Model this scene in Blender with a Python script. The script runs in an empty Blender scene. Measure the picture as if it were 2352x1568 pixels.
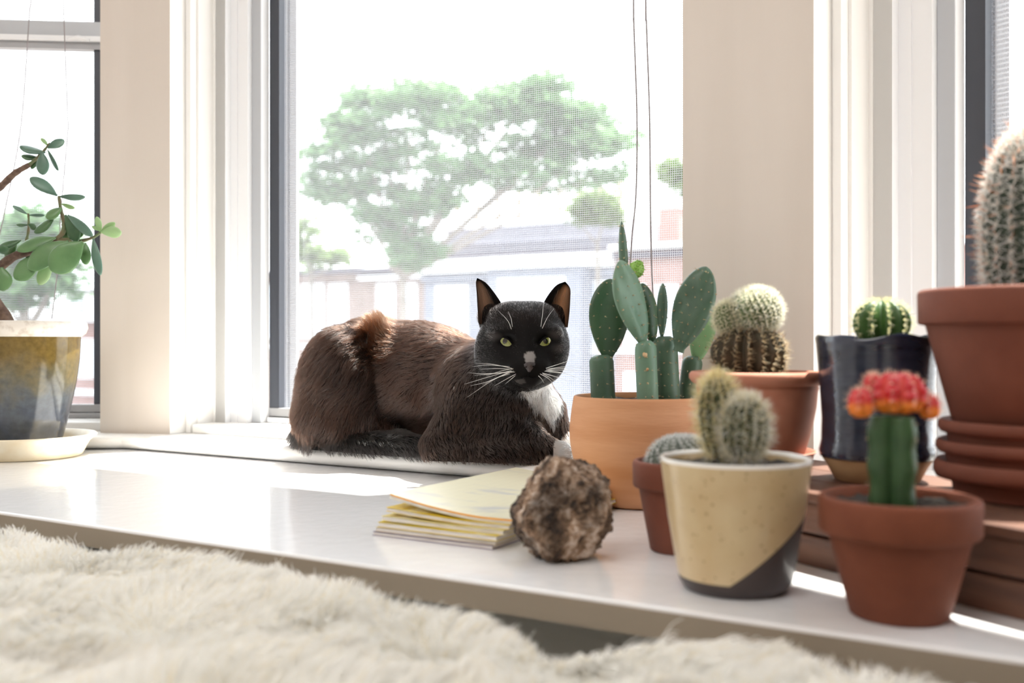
import bpy, bmesh, math, random
import numpy as np
from mathutils import Vector, Matrix, noise as mnoise
random.seed(7); rng = np.random.default_rng(11)
SC = bpy.context.scene; COL = SC.collection
PI = math.pi
# ------------------------------------------------------------------ camera, world, sun, lights, exposure
F, CX, CY, HC = 2287.0, 1176.0, 784.0, 0.166        # 35 mm lens on a 2352 px wide frame; camera height over the bench
cam = bpy.data.cameras.new('camera'); cam.sensor_width = 36; cam.lens = 36*F/2352; cam.clip_start = .02; cam.clip_end = 500
cam.dof.use_dof = True; cam.dof.focus_distance = 1.19; cam.dof.aperture_fstop = 5.0
cam_o = bpy.data.objects.new('camera', cam); COL.objects.link(cam_o)
cam_o.location = (0, 0, HC); cam_o.rotation_euler = (PI/2, 0, 0); SC.camera = cam_o
w = bpy.data.worlds.new('sky'); SC.world = w; w.use_nodes = True
bg = w.node_tree.nodes['Background']; bg.inputs[0].default_value = (.93, .97, 1, 1); bg.inputs[1].default_value = 2.4
sun = bpy.data.lights.new('sun', 'SUN'); sun.energy = 14; sun.angle = .0095; sun.color = (1, .95, .87)
sun_o = bpy.data.objects.new('sun', sun); COL.objects.link(sun_o)
SUNDIR = Vector((.90*.345, .436*.345, .939)).normalized()
sun_o.rotation_euler = SUNDIR.to_track_quat('Z', 'Y').to_euler(); sun_o.location = (3, 3, 6)
ar = bpy.data.lights.new('room_fill', 'AREA'); ar.shape = 'RECTANGLE'; ar.size = 1.6; ar.size_y = 1.2; ar.energy = 14; ar.color = (1, .97, .94)  # added fill lamp under the ceiling, stands for no real source
ar_o = bpy.data.objects.new('room_fill', ar); COL.objects.link(ar_o); ar_o.location = (-.9, -.25, 1.62); ar_o.rotation_euler = (math.radians(12), 0, 0)
vs = SC.view_settings; vs.view_transform = 'Standard'; vs.look = 'None'; vs.gamma = 1; vs.use_curve_mapping = False; vs.exposure = 1.12
cy = SC.cycles; cy.max_bounces = 9; cy.diffuse_bounces = 5; cy.glossy_bounces = 3; cy.transmission_bounces = 4; cy.transparent_max_bounces = 16
cy.caustics_reflective = False; cy.caustics_refractive = False; cy.sample_clamp_indirect = 6

# ------------------------------------------------------------------ geometry helpers
def at(px, py, Y): return Vector(((px-CX)*Y/F, Y, HC-(py-CY)*Y/F))
def gnd(px, py, z=0.): return at(px, py, (HC-z)*F/(py-CY))
class Facet:
    """a straight run of wall: s runs along it, t through it, outwards"""
    def __init__(f, deg, t0):
        a = math.radians(deg); f.d = Vector((math.cos(a), -math.sin(a), 0)); f.n = Vector((math.sin(a), math.cos(a), 0)); f.t0 = t0
    def P(f, s, t, z=0.): return f.d*s + f.n*t + Vector((0, 0, z))
    def st(f, p): return p.x*f.d.x+p.y*f.d.y, p.x*f.n.x+p.y*f.n.y
    def ray(f, px, t):                       # s of the point where the plane t is met at column px
        u = (px-CX)/F; Y = t/(f.n.x*u+f.n.y); return u*Y*f.d.x+Y*f.d.y
    def hit(f, px, py, t):
        u = (px-CX)/F; return at(px, py, t/(f.n.x*u+f.n.y))
def meet(fa, ta, fb, tb):
    det = fa.n.x*fb.n.y-fa.n.y*fb.n.x
    return Vector(((ta*fb.n.y-tb*fa.n.y)/det, (fa.n.x*tb-fb.n.x*ta)/det, 0))
FC, FR, FL = Facet(30.5, 1.0624), Facet(52, .8603), Facet(-5, 1.624); FK = Facet(60, 0)

def rootloc(o):
    v = Vector((0, 0, 0))
    while o is not None: v = v+Vector(o.location); o = o.parent
    return v
def link(o, parent=None, kind=None, label=None):
    COL.objects.link(o)
    if parent is not None: o.parent = parent
    if kind: o['kind'] = kind
    if label: o['label'] = label
    return o
def mesh(name, V, Fc, mt=None, parent=None, smooth=True, kind=None, label=None, world=True, attr=None, mats=None, midx=None):
    """one mesh object; V are world coordinates unless world=False (then local to the parent)"""
    V = np.asarray([tuple(v) for v in V] if not isinstance(V, np.ndarray) else V, dtype=np.float64)
    if world and parent is not None: V = V-np.array(rootloc(parent))
    me = bpy.data.meshes.new(name); me.from_pydata(V.tolist(), [], Fc if isinstance(Fc, list) else Fc.tolist())
    if smooth: me.polygons.foreach_set('use_smooth', [True]*len(me.polygons))
    for m in (mats or [mt]):
        if m: me.materials.append(m)
    if midx is not None: me.polygons.foreach_set('material_index', midx)
    if attr:
        for k, a in attr.items():
            at_ = me.attributes.new(k, 'FLOAT_COLOR', 'POINT'); at_.data.foreach_set('color', np.asarray(a, dtype=np.float32).ravel())
    if len(Fc) < 60000:
        bm = bmesh.new(); bm.from_mesh(me); bmesh.ops.recalc_face_normals(bm, faces=bm.faces); bm.to_mesh(me); bm.free()
    me.update()
    return link(bpy.data.objects.new(name, me), parent, kind, label)
def sharp(o, ang=40):
    me = o.data
    bm = bmesh.new(); bm.from_mesh(me)
    for e in bm.edges:
        if len(e.link_faces) == 2 and e.calc_face_angle(0) > math.radians(ang): e.smooth = False
    bm.to_mesh(me); bm.free(); return o
def thing(name, label, cat, loc=(0, 0, 0), group=None):
    o = bpy.data.objects.new(name, None); o.empty_display_size = .02; COL.objects.link(o); o.location = loc
    o['label'] = label; o['category'] = cat
    if group: o['group'] = group
    return o
def tag(o, label, cat, group=None):
    o['label'] = label; o['category'] = cat
    if group: o['group'] = group
    return o
class MB:
    """collects simple solids into one vertex / face list"""
    def __init__(b): b.V = []; b.F = []
    def add(b, V, Fc):
        o = len(b.V); b.V += [Vector(v) for v in V]; b.F += [[i+o for i in f] for f in Fc]; return b
    def box(b, o, ax, ay, az):               # corner o and three edge vectors
        o, ax, ay, az = map(Vector, (o, ax, ay, az)); V = [o+ax*i+ay*j+az*k for k in (0, 1) for j in (0, 1) for i in (0, 1)]
        Fc = [[0, 2, 3, 1], [4, 5, 7, 6], [0, 1, 5, 4], [2, 6, 7, 3], [0, 4, 6, 2], [1, 3, 7, 5]]
        if ax.cross(ay).dot(az) < 0: Fc = [f[::-1] for f in Fc]
        return b.add(V, Fc)
    def fbox(b, f, s0, s1, t0, t1, z0, z1): return b.box(f.P(s0, t0, z0), f.d*(s1-s0), f.n*(t1-t0), (0, 0, z1-z0))
    def prism(b, pts, z0, z1):               # vertical prism over an XY polygon
        n = len(pts); A = sum(pts[i].x*pts[(i+1) % n].y-pts[(i+1) % n].x*pts[i].y for i in range(n))
        if A < 0: pts = pts[::-1]
        V = [Vector((p.x, p.y, z0)) for p in pts]+[Vector((p.x, p.y, z1)) for p in pts]
        return b.add(V, [list(range(n))[::-1], list(range(n, 2*n))]+[[i, (i+1) % n, n+(i+1) % n, n+i] for i in range(n)])
    def tube(b, pts, r, seg=8, caps=True):
        pts = [Vector(p) for p in pts]; n = len(pts); rs = r if isinstance(r, (list, tuple)) else [r]*n
        V = []; up = Vector((.3, .2, 1)).normalized()
        for i, p in enumerate(pts):
            tg = (pts[min(i+1, n-1)]-pts[max(i-1, 0)]).normalized()
            x = tg.cross(up)
            if x.length < 1e-3: x = tg.cross(Vector((1, 0, 0)))
            x.normalize(); y = tg.cross(x); up = -y if False else up
            for k in range(seg):
                a = 2*PI*k/seg; V.append(p+(x*math.cos(a)+y*math.sin(a))*rs[i])
        Fc = [[i*seg+k, i*seg+(k+1) % seg, (i+1)*seg+(k+1) % seg, (i+1)*seg+k] for i in range(n-1) for k in range(seg)]
        if caps: Fc += [list(range(seg))[::-1], [(n-1)*seg+k for k in range(seg)]]
        return b.add(V, Fc)
    def obj(b, name, m, parent=None, smooth=False, **k): return mesh(name, b.V, b.F, m, parent, smooth, **k)
def bevel(o, wd, seg=2):
    md = o.modifiers.new('bevel', 'BEVEL'); md.width = wd; md.segments = seg; md.limit_method = 'ANGLE'; md.angle_limit = .6
    return o
def spline(pts, n):
    """Catmull-Rom through the points"""
    P = [Vector(p) for p in pts]; P = [P[0]*2-P[1]]+P+[P[-1]*2-P[-2]]; out = []
    m = len(P)-3
    for i in range(n):
        x = i/(n-1)*m; k = min(int(x), m-1); t = x-k; a, b_, c, d = P[k:k+4]
        out.append(.5*((2*b_)+(c-a)*t+(2*a-5*b_+4*c-d)*t*t+(3*b_-a-3*c+d)*t**3))
    return out
def lathe(name, prof, m, parent, loc=(0, 0, 0), seg=64, fn=None, label=None, kind=None, close=False):
    """profile [(r, z)] turned about a vertical axis at loc (world)"""
    V = []; n = len(prof)
    for r, z in prof:
        for k in range(seg):
            a = 2*PI*k/seg; rr, zz = (r, z) if fn is None else fn(r, z, a)
            V.append((loc[0]+rr*math.cos(a), loc[1]+rr*math.sin(a), loc[2]+zz))
    Fc = [[i*seg+k, i*seg+(k+1) % seg, (i+1)*seg+(k+1) % seg, (i+1)*seg+k] for i in range(n-1) for k in range(seg)]
    Fc += [list(range(seg))[::-1], [(n-1)*seg+k for k in range(seg)]]
    return sharp(mesh(name, V, Fc, m, parent, True, label=label, kind=kind), 55)
def nz(p, sc, seed=0.): return mnoise.noise(Vector(p)*sc+Vector((seed, seed*1.7, -seed)))
def smoothprof(pts, n=40):
    return [(p.x, p.y) for p in spline([(a, b, 0) for a, b in pts], n)]

# ------------------------------------------------------------------ materials
def mat(name, c, c2=None, rough=.5, scale=30., bump=0., bscale=None, spec=.5, coat=0., sss=0., sssr=(.01, .004, .002), stretch=(1, 1, 1), lo=.4, hi=.6, transl=0., metal=0., detail=4, sheen=0.):
    m = bpy.data.materials.new(name); m.use_nodes = True; nt = m.node_tree; N, L = nt.nodes, nt.links; b = N['Principled BSDF']
    b.inputs['Base Color'].default_value = (*c, 1); b.inputs['Roughness'].default_value = rough; b.inputs['Specular IOR Level'].default_value = spec
    b.inputs['Metallic'].default_value = metal; b.inputs['Coat Weight'].default_value = coat; b.inputs['Coat Roughness'].default_value = .06
    if sss: b.inputs['Subsurface Weight'].default_value = sss; b.inputs['Subsurface Radius'].default_value = sssr; b.inputs['Subsurface Scale'].default_value = 1
    tc = N.new('ShaderNodeTexCoord'); mp = N.new('ShaderNodeMapping'); mp.inputs['Scale'].default_value = stretch; L.new(tc.outputs['Object'], mp.inputs[0])
    if c2 is not None:
        n1 = N.new('ShaderNodeTexNoise'); n1.inputs['Scale'].default_value = scale; n1.inputs['Detail'].default_value = detail; L.new(mp.outputs[0], n1.inputs['Vector'])
        r = N.new('ShaderNodeValToRGB'); r.color_ramp.elements[0].position = lo; r.color_ramp.elements[1].position = hi
        r.color_ramp.elements[0].color = (*c, 1); r.color_ramp.elements[1].color = (*c2, 1)
        L.new(n1.outputs['Fac'], r.inputs[0]); L.new(r.outputs[0], b.inputs['Base Color'])
    if bump:
        n2 = N.new('ShaderNodeTexNoise'); n2.inputs['Scale'].default_value = bscale or scale; n2.inputs['Detail'].default_value = 5; L.new(mp.outputs[0], n2.inputs['Vector'])
        bp = N.new('ShaderNodeBump'); bp.inputs['Strength'].default_value = bump; bp.inputs['Distance'].default_value = .002
        L.new(n2.outputs['Fac'], bp.inputs['Height']); L.new(bp.outputs[0], b.inputs['Normal'])
    if transl:
        t = N.new('ShaderNodeBsdfTranslucent'); mx = N.new('ShaderNodeMixShader'); mx.inputs[0].default_value = transl
        t.inputs[0].default_value = (*(c2 or c), 1)
        L.new(b.outputs[0], mx.inputs[1]); L.new(t.outputs[0], mx.inputs[2]); L.new(mx.outputs[0], N['Material Output'].inputs[0])
    return m
def attr_mat(name, rough=.6, spec=.3, sss=0., transl=0.):
    m = mat(name, (.5, .5, .5), rough=rough, spec=spec, sss=sss); nt = m.node_tree; b = nt.nodes['Principled BSDF']
    a = nt.nodes.new('ShaderNodeAttribute'); a.attribute_name = 'col'; nt.links.new(a.outputs['Color'], b.inputs['Base Color'])
    if transl:
        t = nt.nodes.new('ShaderNodeBsdfTranslucent'); mx = nt.nodes.new('ShaderNodeMixShader'); mx.inputs[0].default_value = transl
        nt.links.new(a.outputs['Color'], t.inputs[0])
        nt.links.new(b.outputs[0], mx.inputs[1]); nt.links.new(t.outputs[0], mx.inputs[2]); nt.links.new(mx.outputs[0], nt.nodes['Material Output'].inputs[0])
    return m
def hair_mat(name, rough=.3, radial=.4):
    m = bpy.data.materials.new(name); m.use_nodes = True; nt = m.node_tree; nt.nodes.remove(nt.nodes['Principled BSDF'])
    h = nt.nodes.new('ShaderNodeBsdfHairPrincipled'); h.parametrization = 'COLOR'
    h.inputs['Roughness'].default_value = rough; h.inputs['Radial Roughness'].default_value = radial; h.inputs['Random Roughness'].default_value = .2
    a = nt.nodes.new('ShaderNodeAttribute'); a.attribute_name = 'col'; nt.links.new(a.outputs['Color'], h.inputs['Color'])
    nt.links.new(h.outputs[0], nt.nodes['Material Output'].inputs[0]); return m
def clear_mat(name, tint, gloss=.05, grough=.02):
    m = bpy.data.materials.new(name); m.use_nodes = True; nt = m.node_tree; nt.nodes.remove(nt.nodes['Principled BSDF'])
    t = nt.nodes.new('ShaderNodeBsdfTransparent'); t.inputs[0].default_value = (*tint, 1); g = nt.nodes.new('ShaderNodeBsdfGlossy'); g.inputs['Roughness'].default_value = grough
    mx = nt.nodes.new('ShaderNodeMixShader'); mx.inputs[0].default_value = gloss
    nt.links.new(t.outputs[0], mx.inputs[1]); nt.links.new(g.outputs[0], mx.inputs[2]); nt.links.new(mx.outputs[0], nt.nodes['Material Output'].inputs[0]); return m
def screen_mat():
    """woven insect screen: fine wires in two directions, clear between"""
    m = bpy.data.materials.new('insect_screen_mesh'); m.use_nodes = True; nt = m.node_tree; N, L = nt.nodes, nt.links; N.remove(N['Principled BSDF'])
    uv = N.new('ShaderNodeUVMap'); uv.uv_map = 'UVMap'; sp = N.new('ShaderNodeSeparateXYZ'); L.new(uv.outputs[0], sp.inputs[0])
    fac = []
    for i in (0, 1):
        k = N.new('ShaderNodeMath'); k.operation = 'MULTIPLY'; k.inputs[1].default_value = 2*PI/.0029; L.new(sp.outputs[i], k.inputs[0])
        s = N.new('ShaderNodeMath'); s.operation = 'SINE'; L.new(k.outputs[0], s.inputs[0])
        q = N.new('ShaderNodeMapRange'); q.inputs[1].default_value = -.15; q.inputs[2].default_value = 1.0; L.new(s.outputs[0], q.inputs[0]); fac.append(q)
    mxm = N.new('ShaderNodeMath'); mxm.operation = 'MAXIMUM'; L.new(fac[0].outputs[0], mxm.inputs[0]); L.new(fac[1].outputs[0], mxm.inputs[1])
    sc = N.new('ShaderNodeMath'); sc.operation = 'MULTIPLY'; sc.inputs[1].default_value = .62; L.new(mxm.outputs[0], sc.inputs[0])
    t = N.new('ShaderNodeBsdfTransparent'); d = N.new('ShaderNodeBsdfDiffuse'); d.inputs[0].default_value = (.33, .34, .37, 1)
    tl = N.new('ShaderNodeBsdfTranslucent'); tl.inputs[0].default_value = (.33, .34, .37, 1)
    dm = N.new('ShaderNodeMixShader'); dm.inputs[0].default_value = .55; L.new(d.outputs[0], dm.inputs[1]); L.new(tl.outputs[0], dm.inputs[2])
    mx = N.new('ShaderNodeMixShader'); L.new(sc.outputs[0], mx.inputs[0]); L.new(t.outputs[0], mx.inputs[1]); L.new(dm.outputs[0], mx.inputs[2])
    L.new(mx.outputs[0], N['Material Output'].inputs[0]); return m

M = {}
M['bench'] = mat('bench_gloss_paint', (.86, .865, .88), rough=.2, bump=.25, bscale=60, stretch=(1, 1, 1), coat=.35)
M['paint'] = mat('white_gloss_paint', (.86, .85, .83), rough=.35, bump=.12, bscale=25, stretch=(1, 1, .1))
M['pier'] = mat('cream_wall_paint', (.67, .605, .545), (.70, .635, .575), rough=.45, scale=12, bump=.25, bscale=70, stretch=(1, 1, .12))
M['wall'] = mat('room_wall_paint', (.82, .79, .75), rough=.7)
M['vinyl'] = mat('white_vinyl', (.84, .85, .87), rough=.3)
M['greyvinyl'] = mat('grey_vinyl', (.48, .50, .53), rough=.35)
M['dark'] = mat('dark_bronze_metal', (.045, .05, .065), rough=.4)
M['alu'] = mat('grey_aluminium', (.34, .34, .35), rough=.4, metal=.2)
M['glass'] = clear_mat('window_glass', (.97, .98, .98), .04)
M['screen'] = screen_mat()
M['floor'] = mat('wood_floor', (.25, .15, .08), (.35, .21, .11), scale=6, stretch=(8, 1, 1))
M['cord'] = mat('grey_cord', (.30, .27, .28), rough=.6)
M['terra_peach'] = mat('peach_terracotta', (.46, .20, .08), (.62, .33, .18), rough=.75, scale=14, stretch=(.35, .35, 2.6), lo=.3, hi=.7, bump=.15, bscale=200, detail=6)
M['terra'] = mat('terracotta', (.150, .037, .014), (.18, .048, .02), rough=.8, scale=25, bump=.15, bscale=250)
M['terra_pink'] = mat('pink_terracotta', (.40, .155, .095), (.46, .20, .13), rough=.75, scale=20, bump=.1, bscale=250)
M['terra_red'] = mat('red_terracotta', (.150, .040, .020), (.18, .052, .028), rough=.75, scale=20, bump=.15, bscale=250)
M['soil'] = mat('dark_soil', (.010, .008, .007), (.060, .046, .036), rough=.95, scale=300, bump=.9, bscale=250)
M['wood'] = mat('crate_wood', (.075, .031, .018), (.13, .056, .031), rough=.6, scale=9, stretch=(1, 1, 9), bump=.3, bscale=40)
M['white_hair'] = None

# ------------------------------------------------------------------ room shell
LS, RS = -.85, -.25                                            # unused guards
pl_r = FC.P(FC.ray(390, FC.t0), FC.t0); pl_l = Vector((-.6505, 1.573, 0))
pr_l = FC.P(FC.ray(1568, 1.0624), 1.0624); pr_r = Vector((.305, 1.007, 0))
ZT = 1.36                                                       # window head
def pier(name, a, b, fa, fb):
    MB().prism([a, b, b+fb.n*.012-fb.d*.012, b+fb.n*.2-fb.d*.03, (a+b)*.5+(fa.n+fb.n)*.12, a+fa.n*.2+fa.d*.03, a+fa.n*.012+fa.d*.012], .0215, 1.7).obj(name, M['pier'], kind='structure')
pier('trim_1', pl_l, pl_r, FL, FC); pier('trim_2', pr_l, pr_r, FC, FR)
# walls over the windows, room box behind the camera
def head(name, f, a, b): 
    sa, sb = f.st(a)[0], f.st(b)[0]
    MB().fbox(f, sa, sb, f.t0, f.t0+.2, ZT, 1.7).obj(name, M['wall'], kind='structure')
L_end = FL.P(-1.75, FL.t0); R_end = FR.P(FR.st(pr_r)[0]+1.0, FR.t0)
head('wall_front', FC, pl_r, pr_l); head('wall_left', FL, L_end, pl_l); head('wall_right', FR, pr_r, R_end)
ZF = -.52
MB().box((-2.2, -2.2, ZF-.05), (4.4, 0, 0), (0, 4.6, 0), (0, 0, .05)).obj('floor', M['floor'], kind='structure')
MB().box((-2.2, -2.25, ZF), (4.4, 0, 0), (0, .05, 0), (0, 0, 2.25)).obj('wall_back', M['wall'], kind='structure')
MB().prism([Vector((-2.2, -2.2, 0)), Vector((-2.2, 1.8, 0)), L_end+FL.n*.1, L_end+Vector((.06, 0, 0)), Vector((-2.1, 1.3, 0)), Vector((-2.1, -2.2, 0))], ZF, 1.7).obj('wall_west', M['wall'], kind='structure')
MB().prism([Vector((2.15, -2.2, 0)), Vector((2.15, .1, 0)), R_end+Vector((.2, -.1, 0)), R_end, Vector((2.05, -.2, 0)), Vector((2.05, -2.2, 0))], ZF, 1.7).obj('wall_east', M['wall'], kind='structure')
# under the sill: apron wall down to the floor
c1, c2 = meet(FL, FL.t0, FC, FC.t0), meet(FC, FC.t0, FR, FR.t0)
def off(k): return [FL.P(-1.8, FL.t0+k), meet(FL, FL.t0+k, FC, FC.t0+k), meet(FC, FC.t0+k, FR, FR.t0+k), FR.P(FR.st(R_end)[0], FR.t0+k)]
A, B = off(.02), off(.2)
MB().prism(A+B[::-1], ZF, 0).obj('wall_apron', M['wall'], kind='structure')
MB().prism([Vector((-2.2, -2.25, 0)), Vector((2.2, -2.25, 0)), Vector((2.2, .1, 0))]+off(.2)[::-1]+[Vector((-2.2, 1.85, 0))], 1.7, 1.76).obj('ceiling', M['wall'], kind='structure')

# ------------------------------------------------------------------ windows
def profile(px, t, steps):
    """('p', px): along the reveal until column px; ('f', px): along the wall; ('d', dt): straight outwards"""
    s = FC.ray(px, t); out = [(s, t)]
    for k, v in steps:
        if k == 'p': u = (v-CX)/F; t = s*(u*FC.d.y-FC.d.x)/(FC.n.x-u*FC.n.y)
        elif k == 'f': s = FC.ray(v, t)
        else: t += v
        out.append((s, t))
    return out
jamb = profile(390, 1.0624, [('p', 427), ('f', 429), ('d', -.0012), ('f', 437), ('p', 452), ('f', 456), ('p', 491), ('f', 496), ('d', -.001), ('f', 517)])
tr0 = jamb[-1][1]+.0005
track = profile(517.5, tr0, [('p', 530), ('f', 544.5), ('d', .022), ('f', 550), ('d', -.020), ('f', 569), ('p', 580), ('f', 600), ('p', 618)])
TS_ = track[-1][1]+.0005
s_c = FC.st(pl_r)[0]
def rel(pts): return [(FC.ray(px, t)-s_c, t-FC.t0) for px, t in pts]
JAMB, TRACK = [(a-s_c, b-FC.t0) for a, b in jamb], [(a-s_c, b-FC.t0) for a, b in track]
SASH0, SASH1 = rel([(619, TS_), (641, TS_)]); STL = rel([(648, TS_+.03), (660, TS_+.03), (666, TS_+.03), (681, TS_+.03)])
def window(name, f, sl, sr, rail_z, wr=.040):
    root = bpy.data.objects.new(name, None); COL.objects.link(root); root['kind'] = 'structure'
    root.location = f.P((sl+sr)/2, f.t0, .022); t0 = f.t0
    def strip(pts, nm, m, back=-.03, mats=None, dark=None):
        poly = [f.P(sl+a, t0+b) for a, b in pts]; z0 = .0225
        b_ = MB().prism(poly+[f.P(sl+back, t0+pts[-1][1]), f.P(sl+back, t0+pts[0][1])], z0, ZT)
        return sharp(b_.obj(nm, m, root, True), 25)
    strip(JAMB, 'casing', M['paint']); strip(TRACK, 'jamb_track', M['vinyl'], .0)
    e = .0012
    MB().fbox(f, sl+TRACK[3][0]+e*.1, sl+TRACK[4][0]-e*.1, t0+TRACK[3][1]-.012, t0+TRACK[3][1]-.0005, .037, ZT).obj('weather_gap', M['dark'], root)
    MB().fbox(f, sl+TRACK[7][0]+.0005, sl+TRACK[8][0]-.0005, t0+TRACK[8][1]-.0012, t0+TRACK[8][1]+.0002, .037, ZT).obj('balance_cover', M['greyvinyl'], root)
    # right jamb: a plain deep reveal
    MB().fbox(f, sr, sr+.03, t0+.002, t0+.20, .0225, ZT).obj('jamb', M['paint'], root)
    # sash
    a0, a1 = sl+SASH0[0], sl+SASH1[0]; tt = t0+SASH0[1]
    MB().fbox(f, a0, a1, tt, tt+.016, .037, ZT).obj('sash_stile', M['dark'], root)
    MB().fbox(f, sr-wr, sr, tt, tt+.016, .037, ZT).obj('sash_stile', M['dark'], root)
    bevel(MB().fbox(f, a0, sr-.0, tt-.002, tt+.014, .046, .060).obj('sash_rail', M['alu'], root), .0015)
    bevel(MB().fbox(f, a0, sr, tt-.006, tt+.016, .0365, .0455).obj('screen_rail', M['alu'], root), .002)
    for k in (0, 1):
        MB().fbox(f, a0+.004+k*.062, a0+.058+k*.062, tt-.009, tt-.005, .0375, .0448).obj('lift_tab', M['vinyl'], root)
    for i in (0, 2): MB().fbox(f, sl+STL[i][0], sl+STL[i+1][0], tt+.030, tt+.036, .05, ZT).obj('storm_stile', M['greyvinyl'], root)
    MB().fbox(f, sl+STL[1][0]-.001, sl+STL[2][0]+.001, tt+.035, tt+.039, .05, ZT).obj('storm_strip', M['vinyl'], root)
    # screen and glass
    s0, s1 = a1-.002, sr-.005
    sc_ = mesh('insect_screen', [f.P(s0, tt+.012, .05), f.P(s1, tt+.012, .05), f.P(s1, tt+.012, ZT), f.P(s0, tt+.012, ZT)], [[0, 1, 2, 3]], M['screen'], root, False)
    uvl = sc_.data.uv_layers.new(name='UVMap'); W_, H_ = s1-s0, ZT-.05
    for i, q in enumerate([(0, 0), (W_, 0), (W_, H_), (0, H_)]): uvl.data[i].uv = q
    MB().fbox(f, sl+STL[3][0], sr, tt+.045, tt+.048, .04, ZT).obj('pane', M['glass'], root)
    MB().fbox(f, a0, sr, tt+.018, tt+.065, .02, .040).obj('outer_sill', M['vinyl'], root)
    if rail_z:
        MB().fbox(f, a0, sr, tt-.004, tt+.012, rail_z, rail_z+.012).obj('meeting_rail', M['alu'], root)
        MB().fbox(f, a0, sr, tt-.012, tt+.004, rail_z+.012, rail_z+.020).obj('meeting_rail', M['vinyl'], root)
        MB().fbox(f, a0, sr, tt-.008, tt+.006, rail_z+.020, rail_z+.045).obj('meeting_rail', M['greyvinyl'], root)
        q = f.P(f.ray(180, tt-.013), tt-.013, rail_z+.012)
        MB().tube([q-f.d*.018, q-f.d*.009+Vector((0, 0, .004)), q+Vector((0, 0, .006)), q+f.d*.009+Vector((0, 0, .004)), q+f.d*.018], .003, 6).obj('sash_lock', M['vinyl'], root, True)
    return root
win2 = window('window_2', FC, s_c, FC.st(pr_l)[0], None)
win3 = window('window_3', FR, FR.st(pr_r)[0], FR.st(R_end)[0]-.1, None)
win1 = window('window_1', FL, FL.st(L_end)[0]+.1, FL.st(pl_l)[0], .659, .047)
# stool with half-round nosing and the riser behind it, mitred at the two kinks
prof = [(-.022, 0), (-.040, .0015), (-.049, .007), (-.0515, .0125), (-.049, .018), (-.042, .0215), (-.032, .022), (.15, .022), (.15, 0)]
for nm, i in (('window_1', 0), ('window_2', 1), ('window_3', 2)):
    V = []
    for k, z in prof:
        o_ = off(k); V += [Vector((o_[i].x, o_[i].y, z)), Vector((o_[i+1].x, o_[i+1].y, z))]
    n = len(prof); Fc = [[2*k, 2*k+1, 2*((k+1) % n)+1, 2*((k+1) % n)] for k in range(n)]+[[2*k for k in range(n)], [2*k+1 for k in range(n)][::-1]]
    r_ = bpy.data.objects[nm]; sharp(mesh('sill_nosing', V, Fc, M['paint'], r_, True), 50)
for r_, f, a, b in ((win1, FL, L_end, pl_l), (win2, FC, pl_r, pr_l), (win3, FR, pr_r, R_end)):
    sa, sb = f.st(a)[0], f.st(b)[0]
    if f is not FL: sa += JAMB[-2][0]-.004
    bevel(MB().fbox(f, sa, sb, f.t0+.029, f.t0+.150, .0215, .0365).obj('sill_riser', M['paint'], r_), .003)

# ------------------------------------------------------------------ bench
bench = thing('window_bench', 'white gloss painted deep bench top under the bay windows', 'bench', FC.P(-.6, .75, 0))
TB = .583
fr = [FC.P(-1.75, TB), FC.P(.42, TB)]
poly = [fr[0], fr[1], FR.P(FR.st(R_end)[0], FR.t0+.02), meet(FC, FC.t0+.02, FR, FR.t0+.02), meet(FL, FL.t0+.02, FC, FC.t0+.02), FL.P(-1.8, FL.t0+.02)]
bevel(MB().prism(poly, -.0205, 0).obj('bench_top', M['bench'], bench), .0018)
M['edge'] = mat('bench_edge_shade', (.31, .255, .195), rough=.5)  # white edge in shade: the warm shade is put into the colour
MB().fbox(FC, -1.75, .42, TB-.0015, TB+.004, -.0195, -.0025).obj('bench_edge', M['edge'], bench, label='front edge with its shade put into the colour')
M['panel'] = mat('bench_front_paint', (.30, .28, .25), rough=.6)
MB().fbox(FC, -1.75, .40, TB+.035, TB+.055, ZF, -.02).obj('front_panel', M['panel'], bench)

# ------------------------------------------------------------------ strands (fur, spines, pile)
def strands(name, P, rad, col, m, parent, kind='stuff', label=None):
    """P: (n, k, 3) world points; rad: (k,) or (n, k); col: (n, 3)"""
    P = np.asarray(P, np.float32); n, k, _ = P.shape
    if parent is not None: P = P-np.array(rootloc(parent), np.float32)
    hc = bpy.data.hair_curves.new(name); hc.add_curves([k]*n)
    hc.attributes['position'].data.foreach_set('vector', np.ascontiguousarray(P.reshape(-1)))
    R = np.broadcast_to(np.asarray(rad, np.float32), (n, k)).copy()
    (hc.attributes.get('radius') or hc.attributes.new('radius', 'FLOAT', 'POINT')).data.foreach_set('value', R.ravel())
    c = np.ones((n, 4), np.float32); c[:, :3] = col
    hc.attributes.new('col', 'FLOAT_COLOR', 'CURVE').data.foreach_set('color', c.ravel())
    hc.materials.append(m)
    return link(bpy.data.objects.new(name, hc), parent, kind, label)
M['spine'] = attr_mat('spine', rough=.5, spec=.4, transl=.35)
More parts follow.
